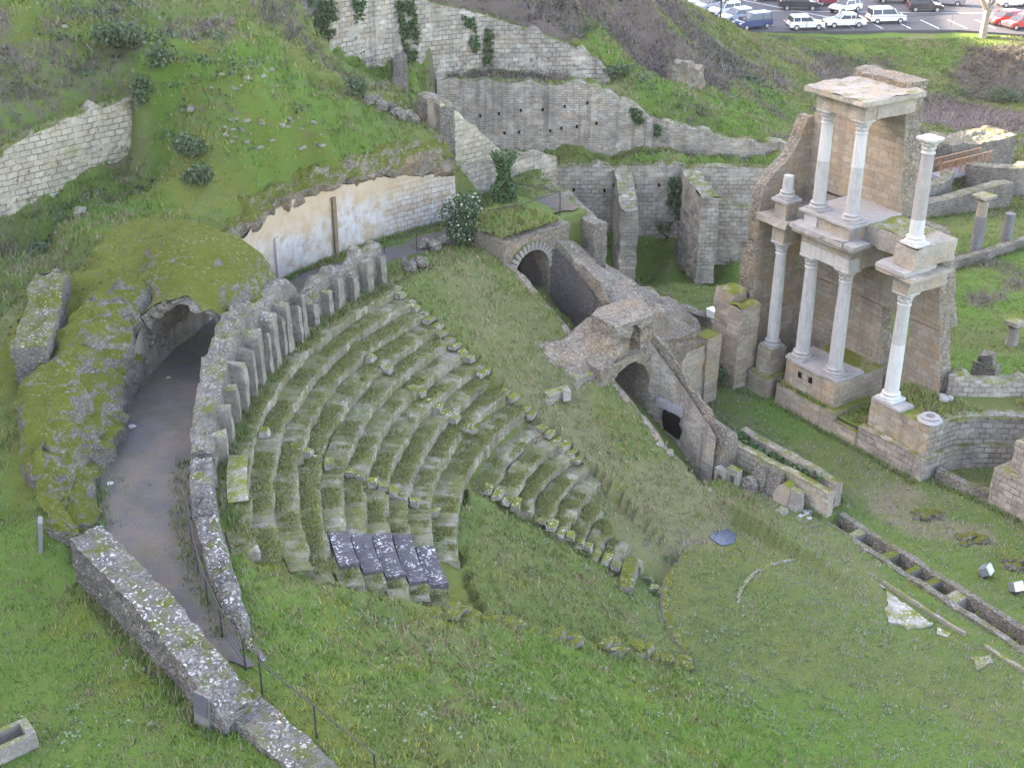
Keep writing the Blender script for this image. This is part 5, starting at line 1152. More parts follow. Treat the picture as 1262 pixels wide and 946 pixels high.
# white utility box
p = un(878, 399, 0); t = empty('utility_box', p, 'plain white utility box on the grass left of the stage building', 'utility box'); bpy.context.view_layer.update()
b = MB(); b.box((p[0], p[1], .45), (.62, .45, .75), SA); kid(b.build('housing', M['white']), t); b = MB(); b.box((p[0], p[1], .86), (.68, .5, .07), SA); kid(b.build('lid', M['white']), t); b = MB(); b.box((p[0], p[1], .04), (.7, .55, .12), SA); kid(b.build('plinth', M['block']), t)
tag(wall('foundation_remnant', [un(835, 395, 0)[:2], un(872, 402, 0)[:2], un(885, 418, 0)[:2]], -.3, [.8, .5, .3], .7, M['rub'], side=1, jag=.15, bump=.06), 'dark low foundation remains between the sloping ruin and the white box', 'foundation')
tag(wall('foundation_remnant', [un(868, 462, 0)[:2], un(905, 436, 0)[:2]], -.3, [.7, .6], .5, M['tan'], side=1, jag=.15, bump=.05), 'low tan wall stub crossing the ivy patch left of the piers', 'foundation')
M['lampglass'] = plain('flood light glass', (.5, .54, .6), .2, .5, 0, .05)
# floodlights on the lawn
for k, (u, v, rz, lab) in enumerate([(1213, 710, 2.5, 'small floodlight with a tilted white glass face, the left of two on the right lawn'), (1250, 730, 1.9, 'small floodlight facing up to the left at the right edge, the right of two')]):
    p = un(u, v, 0); t = empty('floodlight', p, lab, 'floodlight', 'floodlights on the lawn'); bpy.context.view_layer.update()
    b = MB(); b.box((p[0], p[1], .3), (.34, .42, .34), rz, tilt=.6); kid(b.build('housing', M['greycase']), t)
    f = (math.cos(rz), math.sin(rz)); b = MB(); b.box((p[0]-f[0]*.17, p[1]-f[1]*.17, .42), (.05, .4, .36), rz, tilt=.6); kid(b.build('glass', M['lampglass']), t)
    b = MB(); b.tube([(p[0]-.0, p[1], 0), (p[0], p[1], .25)], .04, 6); b.box((p[0], p[1], .03), (.3, .3, .06), rz); kid(b.build('bracket', M['iron']), t)
for u, v, lab in [(298, 106, 'x')]: pass
# information lecterns
def lectern(u, v, z, rz, lab, h=.95, wd=.5):
    p = un(u, v, z) if z else G(u, v); t = empty('information_lectern', p, lab, 'information sign'); bpy.context.view_layer.update(); c, s = math.cos(rz), math.sin(rz)
    V = []
    for y in (-wd/2, wd/2):
        for x, zz in ((-.05, -.1), (.06, -.1), (.2, h), (.08, h+.04)): V.append((p[0]+x*c-y*s, p[1]+x*s+y*c, p[2]+zz))
    b = MB(); b.add(V, [(0, 1, 2, 3), (7, 6, 5, 4), (0, 4, 5, 1), (1, 5, 6, 2), (2, 6, 7, 3), (3, 7, 4, 0)]); kid(b.build('stand', M['alu']), t)
    V = []
    for y in (-wd/2+.03, wd/2-.03):
        for x, zz in ((-.02, h*.45), (-.04, h*.46), (.055, h+.03), (.07, h+.02)): V.append((p[0]+x*c-y*s, p[1]+x*s+y*c, p[2]+zz))
    b = MB(); b.add(V, [(0, 1, 2, 3), (7, 6, 5, 4), (0, 4, 5, 1), (1, 5, 6, 2), (2, 6, 7, 3), (3, 7, 4, 0)]); kid(b.build('panel', M['panel']), t)
lectern(250, 897, 7.95, 1.0, 'upright grey information panel at the near end of the low outer wall', .95, .5)
lectern(50, 676, 0, .3, 'thin grey information panel seen edge-on on the grass at the left', .9, .42)
# stone trough
c = un(14, 921, 8.1); t = empty('stone_trough', c, 'hollow rectangular stone trough cut off by the lower left corner', 'trough'); bpy.context.view_layer.update()
ang = math.atan2(*(un(40, 912, 8.4)-un(0, 930, 8.4))[[1, 0]])
b = MB(); L, W, H = 2.2, .72, .45; ca, sa = math.cos(ang), math.sin(ang); off = (-.55*ca, -.55*sa)
for dx, dy, lx, ly in ((0, -W/2+.07, L, .14), (0, W/2-.07, L, .14), (L/2-.1, 0, .2, W-.29), (-L/2+.1, 0, .2, W-.29)): b.box((c[0]+off[0]+dx*ca-dy*sa, c[1]+off[1]+dx*sa+dy*ca, c[2]+H/2-.05), (lx, ly, H), ang, jit=.012)
b.box((c[0]+off[0], c[1]+off[1], c[2]+.03), (L-.41, W-.29, .1), ang); kid(b.build('basin', M['block']), t)
# odd stones
for u, v, lab in [(533, 306, 'grey rubble lump on the slope just below the blossoming bush'), (510, 331, 'small grey rubble lump on the slope below the path railing')]:
    b = MB(); c = G(u, v)
    for j in range(12): b.rock((c[0]+rnd(-.5, .5), c[1]+rnd(-.4, .4), c[2]+rnd(.05, .35)), (rnd(.3, .6), rnd(.3, .5), rnd(.25, .5)), rnd(0, 3))
    tag(b.build('rubble_lump', M['rub']), lab, 'rubble')
def stones(name, spots, mat, lab, cat, grp, s=(.3, .25, .2), each=None):
    for k, (u, v) in enumerate(spots):
        b = MB(); f = rnd(.6, 1.3); b.rock(place(u, v, .03), (s[0]*f, s[1]*rnd(.7, 1.3)*f, s[2]*rnd(.7, 1.2)*f), rnd(0, 3)); tag(b.build(name, mat), each[k] if each else lab, cat, grp)
sp = [(rnd(250, 352), rnd(84, 112)) for _ in range(12)]; stones('rock', sp, M['block'], 'pale flat stone breaking through the upper grassy bank above the vault', 'rock', 'stones of the upper bank', (.34, .2, .13))
sp = [(268+rnd(0, 130), 190-rnd(0, 42)+0) for _ in range(26)]; stones('rock', sp, M['block'], 'pale flat stone in the outcrop above the overhang of the white wall', 'rock', 'stones of the lower outcrop', (.38, .22, .15))
stones('rock', [(237, 137), (100, 262), (80, 35), (70, 336)], M['block'], '', 'rock', 'lone rocks', (.45, .4, .35), ['dark rock alone on the slope right of the left retaining wall', 'small rock in the green hollow below the left retaining wall', 'brownish rock near the top left corner', 'pale rock just above the standing wall stub'])
stones('rock', [(813, 548), (826, 560), (846, 568), (858, 578), (874, 605)], M['block'], 'small white stone along the lower edge of the grass slope', 'rock', 'white stones at the slope foot', (.35, .3, .25))
stones('pale_stone', [(208, 467), (163, 528), (136, 598)], M['marble'], '', 'stone', 'white stones on the path', (.32, .22, .12), ['white flat stone on the gravel just inside the vault mouth', 'white flat stone on the gravel in front of the vault mouth', 'white flat stone by the grass patch at the edge of the gravel path'])
for k, (u, v, lab) in enumerate([(1141, 636, 'low rubble stump on the lawn, nearest the stage corner of three'), (1198, 667, 'low rubble stump on the lawn, middle one of three'), (1253, 697, 'low rubble stump on the lawn at the right edge above the floodlights')]):
    b = MB(); c = un(u, v, 0)
    for j in range(14): b.rock((c[0]+rnd(-.5, .5), c[1]+rnd(-.3, .3), rnd(.02, .16)), (rnd(.2, .4), rnd(.2, .4), rnd(.15, .28)), rnd(0, 3))
    tag(b.build('rubble_stump', M['rubmoss']), lab, 'rubble', 'rubble stumps on the lawn')
for k, (u, v, l, a, lab) in enumerate([(683, 489, .95, .5, 'corner-shaped white-edged seat fragment on the bare grass slope, the left of two'), (722, 466, 1.3, .5, 'larger notched white-edged seat fragment on the bare grass slope, the right of two')]):
    p = place(u, v, .05); b = MB(); b.box(p, (l, .5, .42), a, jit=.05); b.box((p[0]-.35*l, p[1]-.45, p[2]-.12), (.4, .5, .3), a+.2, jit=.05); b.box((p[0]+.5*l, p[1]+.1, p[2]+.06), (.35, .6, .42), a-.2, jit=.04)
    tag(b.build('seat_fragment', M['block']), lab, 'seat fragment', 'seat fragments on the slope')
# grass-grown stone edging in the orchestra
b = MB()
for k in range(34):
    th = 102+k*2.1; 
    p = pol(3.35+rnd(-.05, .05), th); b.box((p[0], p[1], .0), (.1, .2, .1), R_(th), jit=.03)
tag(b.build('orchestra_arc', M['block']), 'faint thin arc of half-buried edging stones in the orchestra lawn', 'edging stones')
def patch(name, pts, z, mat, wob=.12, n=60):
    P = [un(u, v, 0)[:2] for u, v in pts]; P = np.array(P+[P[0]]); L = np.concatenate([[0], np.cumsum(np.hypot(*(P[1:]-P[:-1]).T))]); q = np.linspace(0, L[-1], n, endpoint=False)
    X = np.interp(q, L, P[:, 0])+fbm(q*2, q*0, o=3, seed=130)*wob*2; Y = np.interp(q, L, P[:, 1])+fbm(q*2, q*0+9, o=3, seed=131)*wob*2
    b = MB(); b.prism(list(zip(X, Y)), -.1, z); return b.build(name, mat)
tag(patch('mortar_floor', [(1090, 722), (1110, 738), (1150, 768), (1140, 773), (1120, 776), (1098, 765), (1090, 745)], .055, M['pave']), 'worn white patch of old mortar floor exposed in the lawn', 'floor remains')
tag(patch('mortar_floor', [(1158, 774), (1172, 780), (1168, 785), (1156, 780)], .055, M['pave'], .05), 'tiny white mortar patch right of the larger exposed floor', 'floor remains')
tag(patch('mortar_floor', [(1200, 812), (1222, 806), (1228, 818), (1205, 826)], .055, M['block'], .08), 'dull grey floor patch at the right near the lower kerb', 'floor remains')
tag(wall('stone_kerb', [un(1086, 719, 0)[:2], un(1188, 783, 0)[:2]], -.1, .1, .14, M['block'], side=1, jag=.05, bump=.02, res=.2), 'thin straight stone kerb along the exposed white floor patch', 'kerb')
tag(wall('stone_kerb', [un(1212, 797, 0)[:2], un(1268, 834, 0)[:2]], -.1, .1, .16, M['block'], side=1, jag=.05, bump=.02, res=.2), 'thin straight stone kerb running out at the right edge below the floor patch', 'kerb')
pd = patch('puddle', [(878, 655), (900, 652), (910, 660), (906, 670), (888, 672), (878, 664)], .045, M['pool'], .05); tag(pd, kind='structure')

# ------------------------------------------------------------------ car park
P = [un(880, 40, 1)[:2]+np.array([-3, 0]), un(940, 39, 1)[:2], un(1180, 37, 1)[:2], un(1262, 46, 1)[:2]+np.array([4, 0]), (110, 128), (120, 200), (18, 200)]
b = MB(); b.prism([tuple(p) for p in P], .4, 1.0); tag(b.build('car_park', M['asphalt']), kind='structure')
b = MB()
for x in range(24, 72, 3): b.box((x*1.0, 142.2, 1.004), (.12, 4.6, .008), .15)
for x in range(20, 74, 3): b.box((x*1.0, 157.5, 1.004), (.12, 4.6, .008), -.3)
b.box((45, 148.5, 1.004), (46, .14, .008), -.06); b.box((30, 152, 1.004), (16, .14, .008), -.9)
tag(b.build('bay_lines', M['paint']), kind='structure')
PAINT = {}
def carpaint(c):
    if c not in PAINT: PAINT[c] = plain('car paint', c, .22, .5, 0, .03); PAINT[c].node_tree.nodes['Principled BSDF'].inputs['Coat Weight'].default_value = .5
    return PAINT[c]
def car(u, v, head, col, kind, lab):
    p = un(u, v, 1.0); t = empty('parked_car', (p[0], p[1], 1.0), lab, 'car', 'cars in the car park', R_(head)); mat = carpaint(col)
    L, W, Hh, prof, cab = {'hatch': (3.8, 1.66, 1.45, [(-1.9,.34),(-1.92,.62),(-1.84,.92),(-1.0,.94),(.75,.93),(1.55,.8),(1.86,.66),(1.9,.34)], [(-1.8,.92),(-1.55,1.36),(-1.3,1.44),(.05,1.45),(.95,.93)]),
        'mpv': (4.1, 1.74, 1.65, [(-2.0,.34),(-2.03,.7),(-1.97,1.0),(-1.0,1.03),(1.1,1.0),(1.75,.86),(2.02,.7),(2.05,.34)], [(-1.95,1.0),(-1.85,1.55),(-1.6,1.63),(.3,1.65),(1.4,1.0)]),
        'sedan': (4.3, 1.7, 1.42, [(-2.15,.34),(-2.17,.7),(-2.1,.92),(-1.2,.95),(.8,.92),(1.75,.8),(2.1,.66),(2.15,.34)], [(-1.7,.94),(-1.0,1.38),(-.7,1.41),(.1,1.42),(1.0,.92)]),
        'suv': (4.5, 1.85, 1.7, [(-2.2,.4),(-2.24,.75),(-2.18,1.06),(-1.1,1.08),(1.0,1.06),(1.95,.95),(2.22,.78),(2.25,.4)], [(-2.1,1.06),(-1.85,1.6),(-1.6,1.69),(.15,1.7),(1.15,1.06)])}[kind]
    def ext(pr, w0, w1, za, zb, caps=True):
        V = []; n = len(pr)
        for sd in (-1, 1):
            for x, z in pr: f = (z-za)/(zb-za); V.append((x, sd*(w0+(w1-w0)*f)/2, z))
        return V, [tuple(range(n))[::-1], tuple(range(n, 2*n))]+[(i, (i+1) % n, n+(i+1) % n, n+i) for i in range(n)]
    b = MB(); V, F = ext(prof, W, W*.97, .3, 1.0); b.add(V, F)
    V, F = ext([cab[0]]+[(x+.0, z) for x, z in cab[1:]], W*.95, W*.72, cab[0][1], Hh); 
    bd = b.build('body', mat, t)
    g = MB(); g.add(V, F); cb = g.build('windows', M['glass'], t)
    r = MB(); x0, x1 = cab[1][0], cab[3][0]; V = []
    for z, s in ((Hh-.12, .78), (Hh+.015, .72)):
        for x in (x0-.02, x1+.1): 
            for y in (-1, 1): V.append((x, y*W*s/2, z))
    r.add(V, [(0, 1, 3, 2), (4, 6, 7, 5), (0, 4, 5, 1), (2, 3, 7, 6), (0, 2, 6, 4), (1, 5, 7, 3)])
    for xx in (cab[1][0]+.05, (x0+x1)/2, x1+.25):
        for sd in (-1, 1):
            xb = xx+(.0 if xx < x1 else .45); r.tube([(xb, sd*W*.475, cab[0][1]-.02), (xx, sd*W*.365, Hh-.04)], .05, 4)
    r.build('roof', mat, t)
    for x in (-L*.31, L*.32):
        for sd in (-1, 1):
            w_ = MB(); n = 14; V = []
            for y in (sd*(W/2-.17), sd*(W/2+.02)):
                for k in range(n): a = 2*math.pi*k/n; V.append((x+.31*math.cos(a), y, .31+.31*math.sin(a)))
            w_.add(V, [tuple(range(n)), tuple(range(n, 2*n))[::-1]]+[(i, n+i, n+(i+1) % n, (i+1) % n) for i in range(n)]); wo_ = w_.build('wheel', M['tyre'], t)
            w_ = MB(); w_.add([(x+.19*math.cos(2*math.pi*k/10), sd*(W/2+.026), .31+.19*math.sin(2*math.pi*k/10)) for k in range(10)], [tuple(range(10))]); w_.build('rim', M['rim'], wo_)
    for sd in (-1, 1):
        h = MB(); h.box((prof[-2][0]-.08, sd*W*.37, prof[-2][1]+.02), (.2, .3, .15), 0); h.build('headlight', M['lamp'], t)
        h = MB(); h.box((prof[1][0]+.06, sd*W*.42, prof[1][1]+.16), (.12, .2, .28), 0); h.build('tail_light', M['tail'], t)
    h = MB(); h.box((prof[0][0]-.01, 0, .44), (.08, W*.9, .18)); h.box((prof[-1][0]+.01, 0, .44), (.08, W*.9, .18)); h.build('bumper', M['dark'], t)
WH, SI, BK, NV, MA, RD, GY = (.72, .72, .73), (.45, .47, .5), (.025, .025, .03), (.03, .05, .14), (.2, .02, .03), (.5, .04, .03), (.22, .22, .24)
for a in [(927, 35, 205, NV, 'mpv', 'dark blue people carrier at the grassy corner of the car park, front facing left'), (907, 27, 207, SI, 'hatch', 'silver hatchback just left of the dark blue people carrier'), (893, 19, 207, WH, 'hatch', 'white hatchback third from the car park corner in the left row'), (879, 13, 207, SI, 'mpv', 'silver car fourth from the corner, behind the thin dark tree'), (866, 7, 207, WH, 'hatch', 'white car half hidden by the hill at the far left of the car park'),
    (992, 36, 6, WH, 'hatch', 'white hatchback by the grass edge with its dark rear window to the left'), (1040, 33, 186, WH, 'sedan', 'white saloon by the grass edge with its bonnet to the left'), (1091, 28, 8, WH, 'mpv', 'tall white people carrier by the grass edge with its rear to the left'), (984, 12, -4, BK, 'suv', 'large dark off-road car with shiny wheels behind the white hatchback'), (1019, 6, 20, MA, 'hatch', 'maroon hatchback at the top edge of the photo'), (1041, 15, 215, WH, 'hatch', 'white hatchback parked behind the white saloon, facing left'),
    (1139, 14, -3, BK, 'hatch', 'small black hatchback in the middle of the car park, side on'), (1102, 3, 176, BK, 'suv', 'dark car at the top edge just left of the small black hatchback'), (1167, 6, 160, GY, 'hatch', 'grey car right behind the small black hatchback'), (955, 1, 170, BK, 'sedan', 'dark saloon at the top edge left of the large off-road car'), (1236, 30, 200, RD, 'hatch', 'red car in the sun beside the bare tree, left of two red cars'), (1257, 35, 200, RD, 'hatch', 'red car in the sun cut by the right edge, right of two red cars'), (1247, 8, 190, WH, 'hatch', 'white car in full sun in the top right corner')]: car(*a)
fp = [un(u, v, 1.0) for u, v in ((935, 42), (963, 40), (1010, 38), (1045, 37), (1080, 36), (1115, 36), (1148, 34), (1172, 33))]
railing('post_fence', fp, 'thin wire fence on dark posts along the grassy edge of the car park', 1.3, 4.5, 1, r=.022)
# trees by the car park
p = un(1211, 47, .6); t = empty('bare_tree', p, 'bare pale-barked tree with a forked trunk between the car park and the bank', 'tree'); bpy.context.view_layer.update()
b = MB(); b.tube([p-(0, 0, .5), p+(0, 0, 1), p+(.05, 0, 2.2), p+(.1, 0, 3.0)], [.5, .36, .34, .42], 10); kid(b.build('trunk', M['bark']), t)
def limb(a, bb, r0, dep):
    b = MB(); m = (np.array(a)+bb)/2+rv(1)[0]*.2; b.tube([a, m, bb], [r0, r0*.85, r0*.65], 7); kid(b.build('limb' if dep == 0 else 'branch', M['bark']), t)
    if dep < 2:
        for k in range(3):
            d = (np.array(bb)-a); d = d/np.linalg.norm(d)+rv(1)[0]*.55; d[2] = abs(d[2]); limb(bb, bb+d*rnd(1.2, 2.0), r0*.6, dep+1)
limb(p+(0, 0, 2.8), p+(-1.6, .2, 5.4), .3, 0); limb(p+(.1, 0, 2.8), p+(1.5, -.2, 5.8), .3, 0); limb(p+(0, .1, 2.9), p+(.3, .8, 5.6), .22, 0)
p = un(887, 27, 1.2); t = empty('small_tree', p, 'slender dark-leaved tree in front of the left row of cars', 'tree'); bpy.context.view_layer.update()
b = MB(); b.tube([p-(0, 0, 1.2), p+(.05, 0, 1.2), p+(0, 0, 3)], [.1, .09, .07], 7); kid(b.build('trunk', M['darkbark']), t)
d = rv(900)*RNG.uniform(.3, 1, (900, 1))*np.array([1.3, 1.3, 1.2])+p+np.array([.1, 0, 3.2]); leaves('crown', d, .22, (.03, .055, .025), (.06, .09, .04), t)

# ------------------------------------------------------------------ grass, moss tufts, weeds, brambles
def seen(x, y, z, m=140):
    dz = z-EYE; dep = y*CP-dz*SP; u = 631+FOC*x/dep; v = 473-FOC*(y*SP+dz*CP)/dep
    return (u > -m) & (u < 1262+m) & (v > -m) & (v < 946+m) & (dep > 5)
def blades(name, X, Y, Z, H, Wd, C, nb, lean=.5, spread=.1):
    n = len(X); V = np.empty((n, nb, 3, 3), np.float32); Cc = np.empty((n, nb, 3, 3), np.float32)
    for k in range(nb):
        a = RNG.uniform(0, 2*np.pi, n); bx = X+RNG.normal(0, spread, n); by = Y+RNG.normal(0, spread, n); h = H*RNG.uniform(.6, 1.2, n); ln = h*RNG.uniform(.1, 1, n)*lean*2
        px, py = -np.sin(a)*Wd/2, np.cos(a)*Wd/2
        V[:, k, 0] = np.c_[bx-px, by-py, Z-.03]; V[:, k, 1] = np.c_[bx+px, by+py, Z-.03]; V[:, k, 2] = np.c_[bx+np.cos(a)*ln, by+np.sin(a)*ln, Z+h]
        c = C*RNG.uniform(.74, 1.24, (n, 1)); Cc[:, k] = c[:, None, :]
    return tag(soup(name, V.reshape(-1, 3), 3, M['blade'], Cc.reshape(-1, 3)), kind='stuff')
N = 360000
X = RNG.uniform(-34, 55, N); Y = 20+RNG.uniform(0, 1, N)**1.25*120; Zt = hz(X, Y)
k = seen(X, Y, Zt) & (Y < 137.5); X, Y, Zt = X[k], Y[k], Zt[k]
R = np.hypot(X-CX, Y-CY); th = np.degrees(np.arctan2(Y-CY, X-CX)) % 360; t_ = (X-E0[0])*EA[0]+(Y-E0[1])*EA[1]; w_ = (X-E0[0])*EW[0]+(Y-E0[1])*EW[1]
onseat = ((R > 13.9) & (R < 21.6) & (th > 143.5) & (th < 201.5)) | ((R > 6.2) & (R < 14) & (th > 150) & (th < 168.5))
lo = np.interp(th, [113, 125, 138, 150, 172, 195, 212, 226], [21.9, 22.6, 23.4, 23.0, 22.9, 22.7, 22.9, 23.0]); hi = np.interp(th, [113, 120, 128, 140, 150, 172, 190, 197, 203, 215, 226], [24.6, 24.7, 24.9, 25.0, 25.8, 26, 25.7, 25.5, 25.2, 23.1, 22.9])
onpath = (th > 113) & (th < 227) & (R > lo-.05) & (R < hi+.05) & (fbm(X*.8, Y*.8, o=3, seed=140) < .42)
massz = (w_ > -.1) & (w_ < 9) & (t_ > -2) & (t_ < 12.5) & (w_ < np.interp(t_, [-2, -1, 1, 3, 5.2, 6.6, 7.0, 12.2], [4.6, 5.0, 7.6, 8.3, 8.4, 7.4, 3.7, 3.3])+.2)
s_ = (X-OX)*ES[0]+(Y-OY)*ES[1]; n_ = (X-OX)*EN[0]+(Y-OY)*EN[1]
stage = (s_ > -9.6) & (s_ < 3) & (n_ > -1.1) & (n_ < 3.6)
td = (X-TRA[0])*TRN[0]+(Y-TRA[1])*TRN[1]; tsx = (X-TRA[0])*TRD[0]+(Y-TRA[1])*TRD[1]; tr_ = (np.abs(td) < .7) & (tsx > -.3) & (tsx < 14)
k = ~(onseat | onpath | massz | stage | tr_); X, Y, Zt, R, th = X[k], Y[k], Zt[k], R[k], th[k]
m, d, bq, f = zones(X, Y)
C = np.array([.115, .165, .042])*np.ones((len(X), 1)); nz = fbm(X*.25, Y*.25, o=3, seed=150)[:, None]; n2 = RNG.uniform(0, 1, (len(X), 1))
C = C*(1+.25*nz); C = C*(1-f[:, None]*.6)+np.array([.12, .215, .036])*f[:, None]*.6
C = np.where(n2 < .16+.6*d[:, None], np.array([.24, .205, .115]), C); C = np.where((n2 > .5) & (m[:, None] > .3), np.array([.21, .215, .045]), C); C = np.where(n2 > .94, np.array([.17, .19, .12]), C)
C = np.where((bq[:, None] > .45) & (n2 < .75), np.array([.16, .125, .11]), C)
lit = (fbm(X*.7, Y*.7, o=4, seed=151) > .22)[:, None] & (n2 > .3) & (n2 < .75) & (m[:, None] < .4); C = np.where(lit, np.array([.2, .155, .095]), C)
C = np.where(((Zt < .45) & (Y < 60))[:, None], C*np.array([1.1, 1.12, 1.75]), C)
lawn = (Zt < .45) & (Y < 84)
H = np.where(lawn | ((Y < 44) & (R > 26)), RNG.uniform(.04, .11, len(X)), RNG.uniform(.06, .17, len(X))); H = np.where(m > .45, H*.45, H); hl = (R > 27) & (Y > 45) & ~lawn; H = np.where(hl & (m < .4), H*1.35, H)
blades('grass', X, Y, Zt, H, .035+.0004*Y, C, 5, .55, .12)
# taller rank grass at wall feet, darkened to stand in for contact shade
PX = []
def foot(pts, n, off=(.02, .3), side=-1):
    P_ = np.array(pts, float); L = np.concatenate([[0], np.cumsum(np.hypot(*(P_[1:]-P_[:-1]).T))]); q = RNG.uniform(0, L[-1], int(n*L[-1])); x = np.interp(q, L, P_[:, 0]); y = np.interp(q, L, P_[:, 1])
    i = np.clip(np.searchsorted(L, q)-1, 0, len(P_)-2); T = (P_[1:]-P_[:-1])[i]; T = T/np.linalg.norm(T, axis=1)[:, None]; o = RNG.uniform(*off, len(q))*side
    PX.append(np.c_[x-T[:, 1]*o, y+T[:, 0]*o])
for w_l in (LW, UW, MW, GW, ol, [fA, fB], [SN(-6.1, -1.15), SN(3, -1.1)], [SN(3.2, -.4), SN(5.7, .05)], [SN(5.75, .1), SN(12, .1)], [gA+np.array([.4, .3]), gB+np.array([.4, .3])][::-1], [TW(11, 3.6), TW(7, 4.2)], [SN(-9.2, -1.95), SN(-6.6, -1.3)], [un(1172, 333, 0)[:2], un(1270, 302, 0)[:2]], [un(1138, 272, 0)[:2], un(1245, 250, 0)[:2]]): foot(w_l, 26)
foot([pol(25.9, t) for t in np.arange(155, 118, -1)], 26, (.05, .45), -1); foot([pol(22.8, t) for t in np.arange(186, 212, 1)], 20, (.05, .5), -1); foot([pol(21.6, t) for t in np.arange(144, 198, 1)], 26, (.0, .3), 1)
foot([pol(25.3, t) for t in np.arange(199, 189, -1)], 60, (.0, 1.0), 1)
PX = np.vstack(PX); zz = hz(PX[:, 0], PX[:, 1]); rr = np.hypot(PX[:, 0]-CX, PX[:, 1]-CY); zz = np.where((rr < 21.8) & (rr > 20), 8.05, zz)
EX = []
for fr_, a0, a1, b0, b1, z0_, n_ in ((TW, -2.5, .7, -.6, 3.1, 8.95, 700), (SN, -2.3, -.85, -.6, 2.3, .93, 260), (SN, -.65, 2.6, .4, 2.1, 2.46, 420), (SN, 1.1, 2.9, .8, 2.6, 2.46, 150), (SN, 3.2, 8.5, 4.6, 6.8, 2.46, 700), (SN, -6.0, -2.7, -1.1, -.88, 1.1, 90)):
    s_1 = RNG.uniform(a0, a1, n_); n_1 = RNG.uniform(b0, b1, n_); EX.append(np.array([fr_(a, b_, z0_) for a, b_ in zip(s_1, n_1)]))
for w_l, w_t in ((LW, LWt), (UW, UWt), (MW, MWt), (GW, GWt)):
    Q_, _, T_, q_ = stretch(w_l, 0, w_t, .05); T2 = np.gradient(Q_, axis=0); T2 /= np.linalg.norm(T2, axis=1)[:, None]; o_ = RNG.uniform(.05, .95, len(q_)); kk = fbm(q_*.4, q_*0, o=3, seed=190) > -.15
    EX.append(np.c_[Q_[:, 0]-T2[:, 1]*o_, Q_[:, 1]+T2[:, 0]*o_, T_-.02][kk])
EX = np.vstack(EX); n2 = RNG.uniform(0, 1, (len(EX), 1)); blades('grass', EX[:, 0], EX[:, 1], EX[:, 2], RNG.uniform(.06, .26, len(EX)), .05, np.where(n2 < .6, np.array([.13, .19, .045]), np.where(n2 < .8, np.array([.22, .21, .06]), np.array([.2, .165, .1]))), 6, .8, .1)
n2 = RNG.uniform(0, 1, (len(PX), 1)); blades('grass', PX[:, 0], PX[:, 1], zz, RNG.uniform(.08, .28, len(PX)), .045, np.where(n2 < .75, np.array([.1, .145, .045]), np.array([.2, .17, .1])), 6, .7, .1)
# short moss and grass on the seats and treads
Ns = 42000; Rr = RNG.uniform(14, 21.7, Ns); tt = RNG.uniform(143.8, 202, Ns); Rq = np.array(UPR)
idx = np.clip(np.searchsorted(-Rq, -Rr, side='left'), 0, len(Rq)-1); sel = fbm(Rr*np.cos(np.radians(tt))*.7, Rr*np.sin(np.radians(tt))*.7, o=3, seed=160) > -.22
Rl = Rq[idx]; ok = sel & (Rr-Rl > .12) & (Rr-Rl < .72) & ~((tt > 188.6) & (tt < 200.6) & (Rr < 18.6)); Rr, tt, Rl = Rr[ok], tt[ok], Rl[ok]
N2 = 16000; R2 = RNG.uniform(8.5, 13.9, N2); t2 = RNG.uniform(145, 168, N2); Lq = np.array([14.0]+LOR); i2 = np.clip(np.searchsorted(-Lq, -R2, side='left'), 0, len(Lq)-1); L2 = Lq[i2]
k2 = (R2-L2 > .1) & (R2-L2 < .68) & (t2 > np.interp(R2, [6.4, 9.9], [162, 151])) & (fbm(R2*2, t2*.2, o=3, seed=161) > -.15); Rr, tt, Rl = np.r_[Rr, R2[k2]], np.r_[tt, t2[k2]], np.r_[Rl, L2[k2]]
xs = CX+Rr*np.cos(np.radians(tt)); ys = CY+Rr*np.sin(np.radians(tt)); n2 = RNG.uniform(0, 1, (len(xs), 1))
C = np.where(n2 < .5, np.array([.19, .2, .06]), np.array([.14, .17, .06])); C = np.where(n2 > .85, np.array([.23, .2, .13]), C)
blades('moss', xs, ys, cone(Rl)+.04, RNG.uniform(.015, .05, len(xs)), .05, C, 4, .8, .09)
# brambles: bare purple-brown arching stems
N = 90000; X = RNG.uniform(-30, 60, N); Y = RNG.uniform(50, 137, N); Zt = hz(X, Y); k = seen(X, Y, Zt); X, Y, Zt = X[k], Y[k], Zt[k]; m, d, bq, f = zones(X, Y); k = (bq > .35) & (RNG.uniform(0, 1, len(X)) < bq*.9); X, Y, Zt = X[k], Y[k], Zt[k]
n2 = RNG.uniform(0, 1, (len(X), 1)); C = np.where(n2 < .55, np.array([.2, .155, .15]), np.array([.14, .105, .095])); C = np.where(n2 > .8, np.array([.27, .23, .18]), C); C = np.where(n2 > .93, np.array([.07, .1, .03]), C)*.72
blades('bramble_thicket', X, Y, Zt, RNG.uniform(.15, .5, len(X)), .04+.0003*Y, C, 6, 1.5, .3)
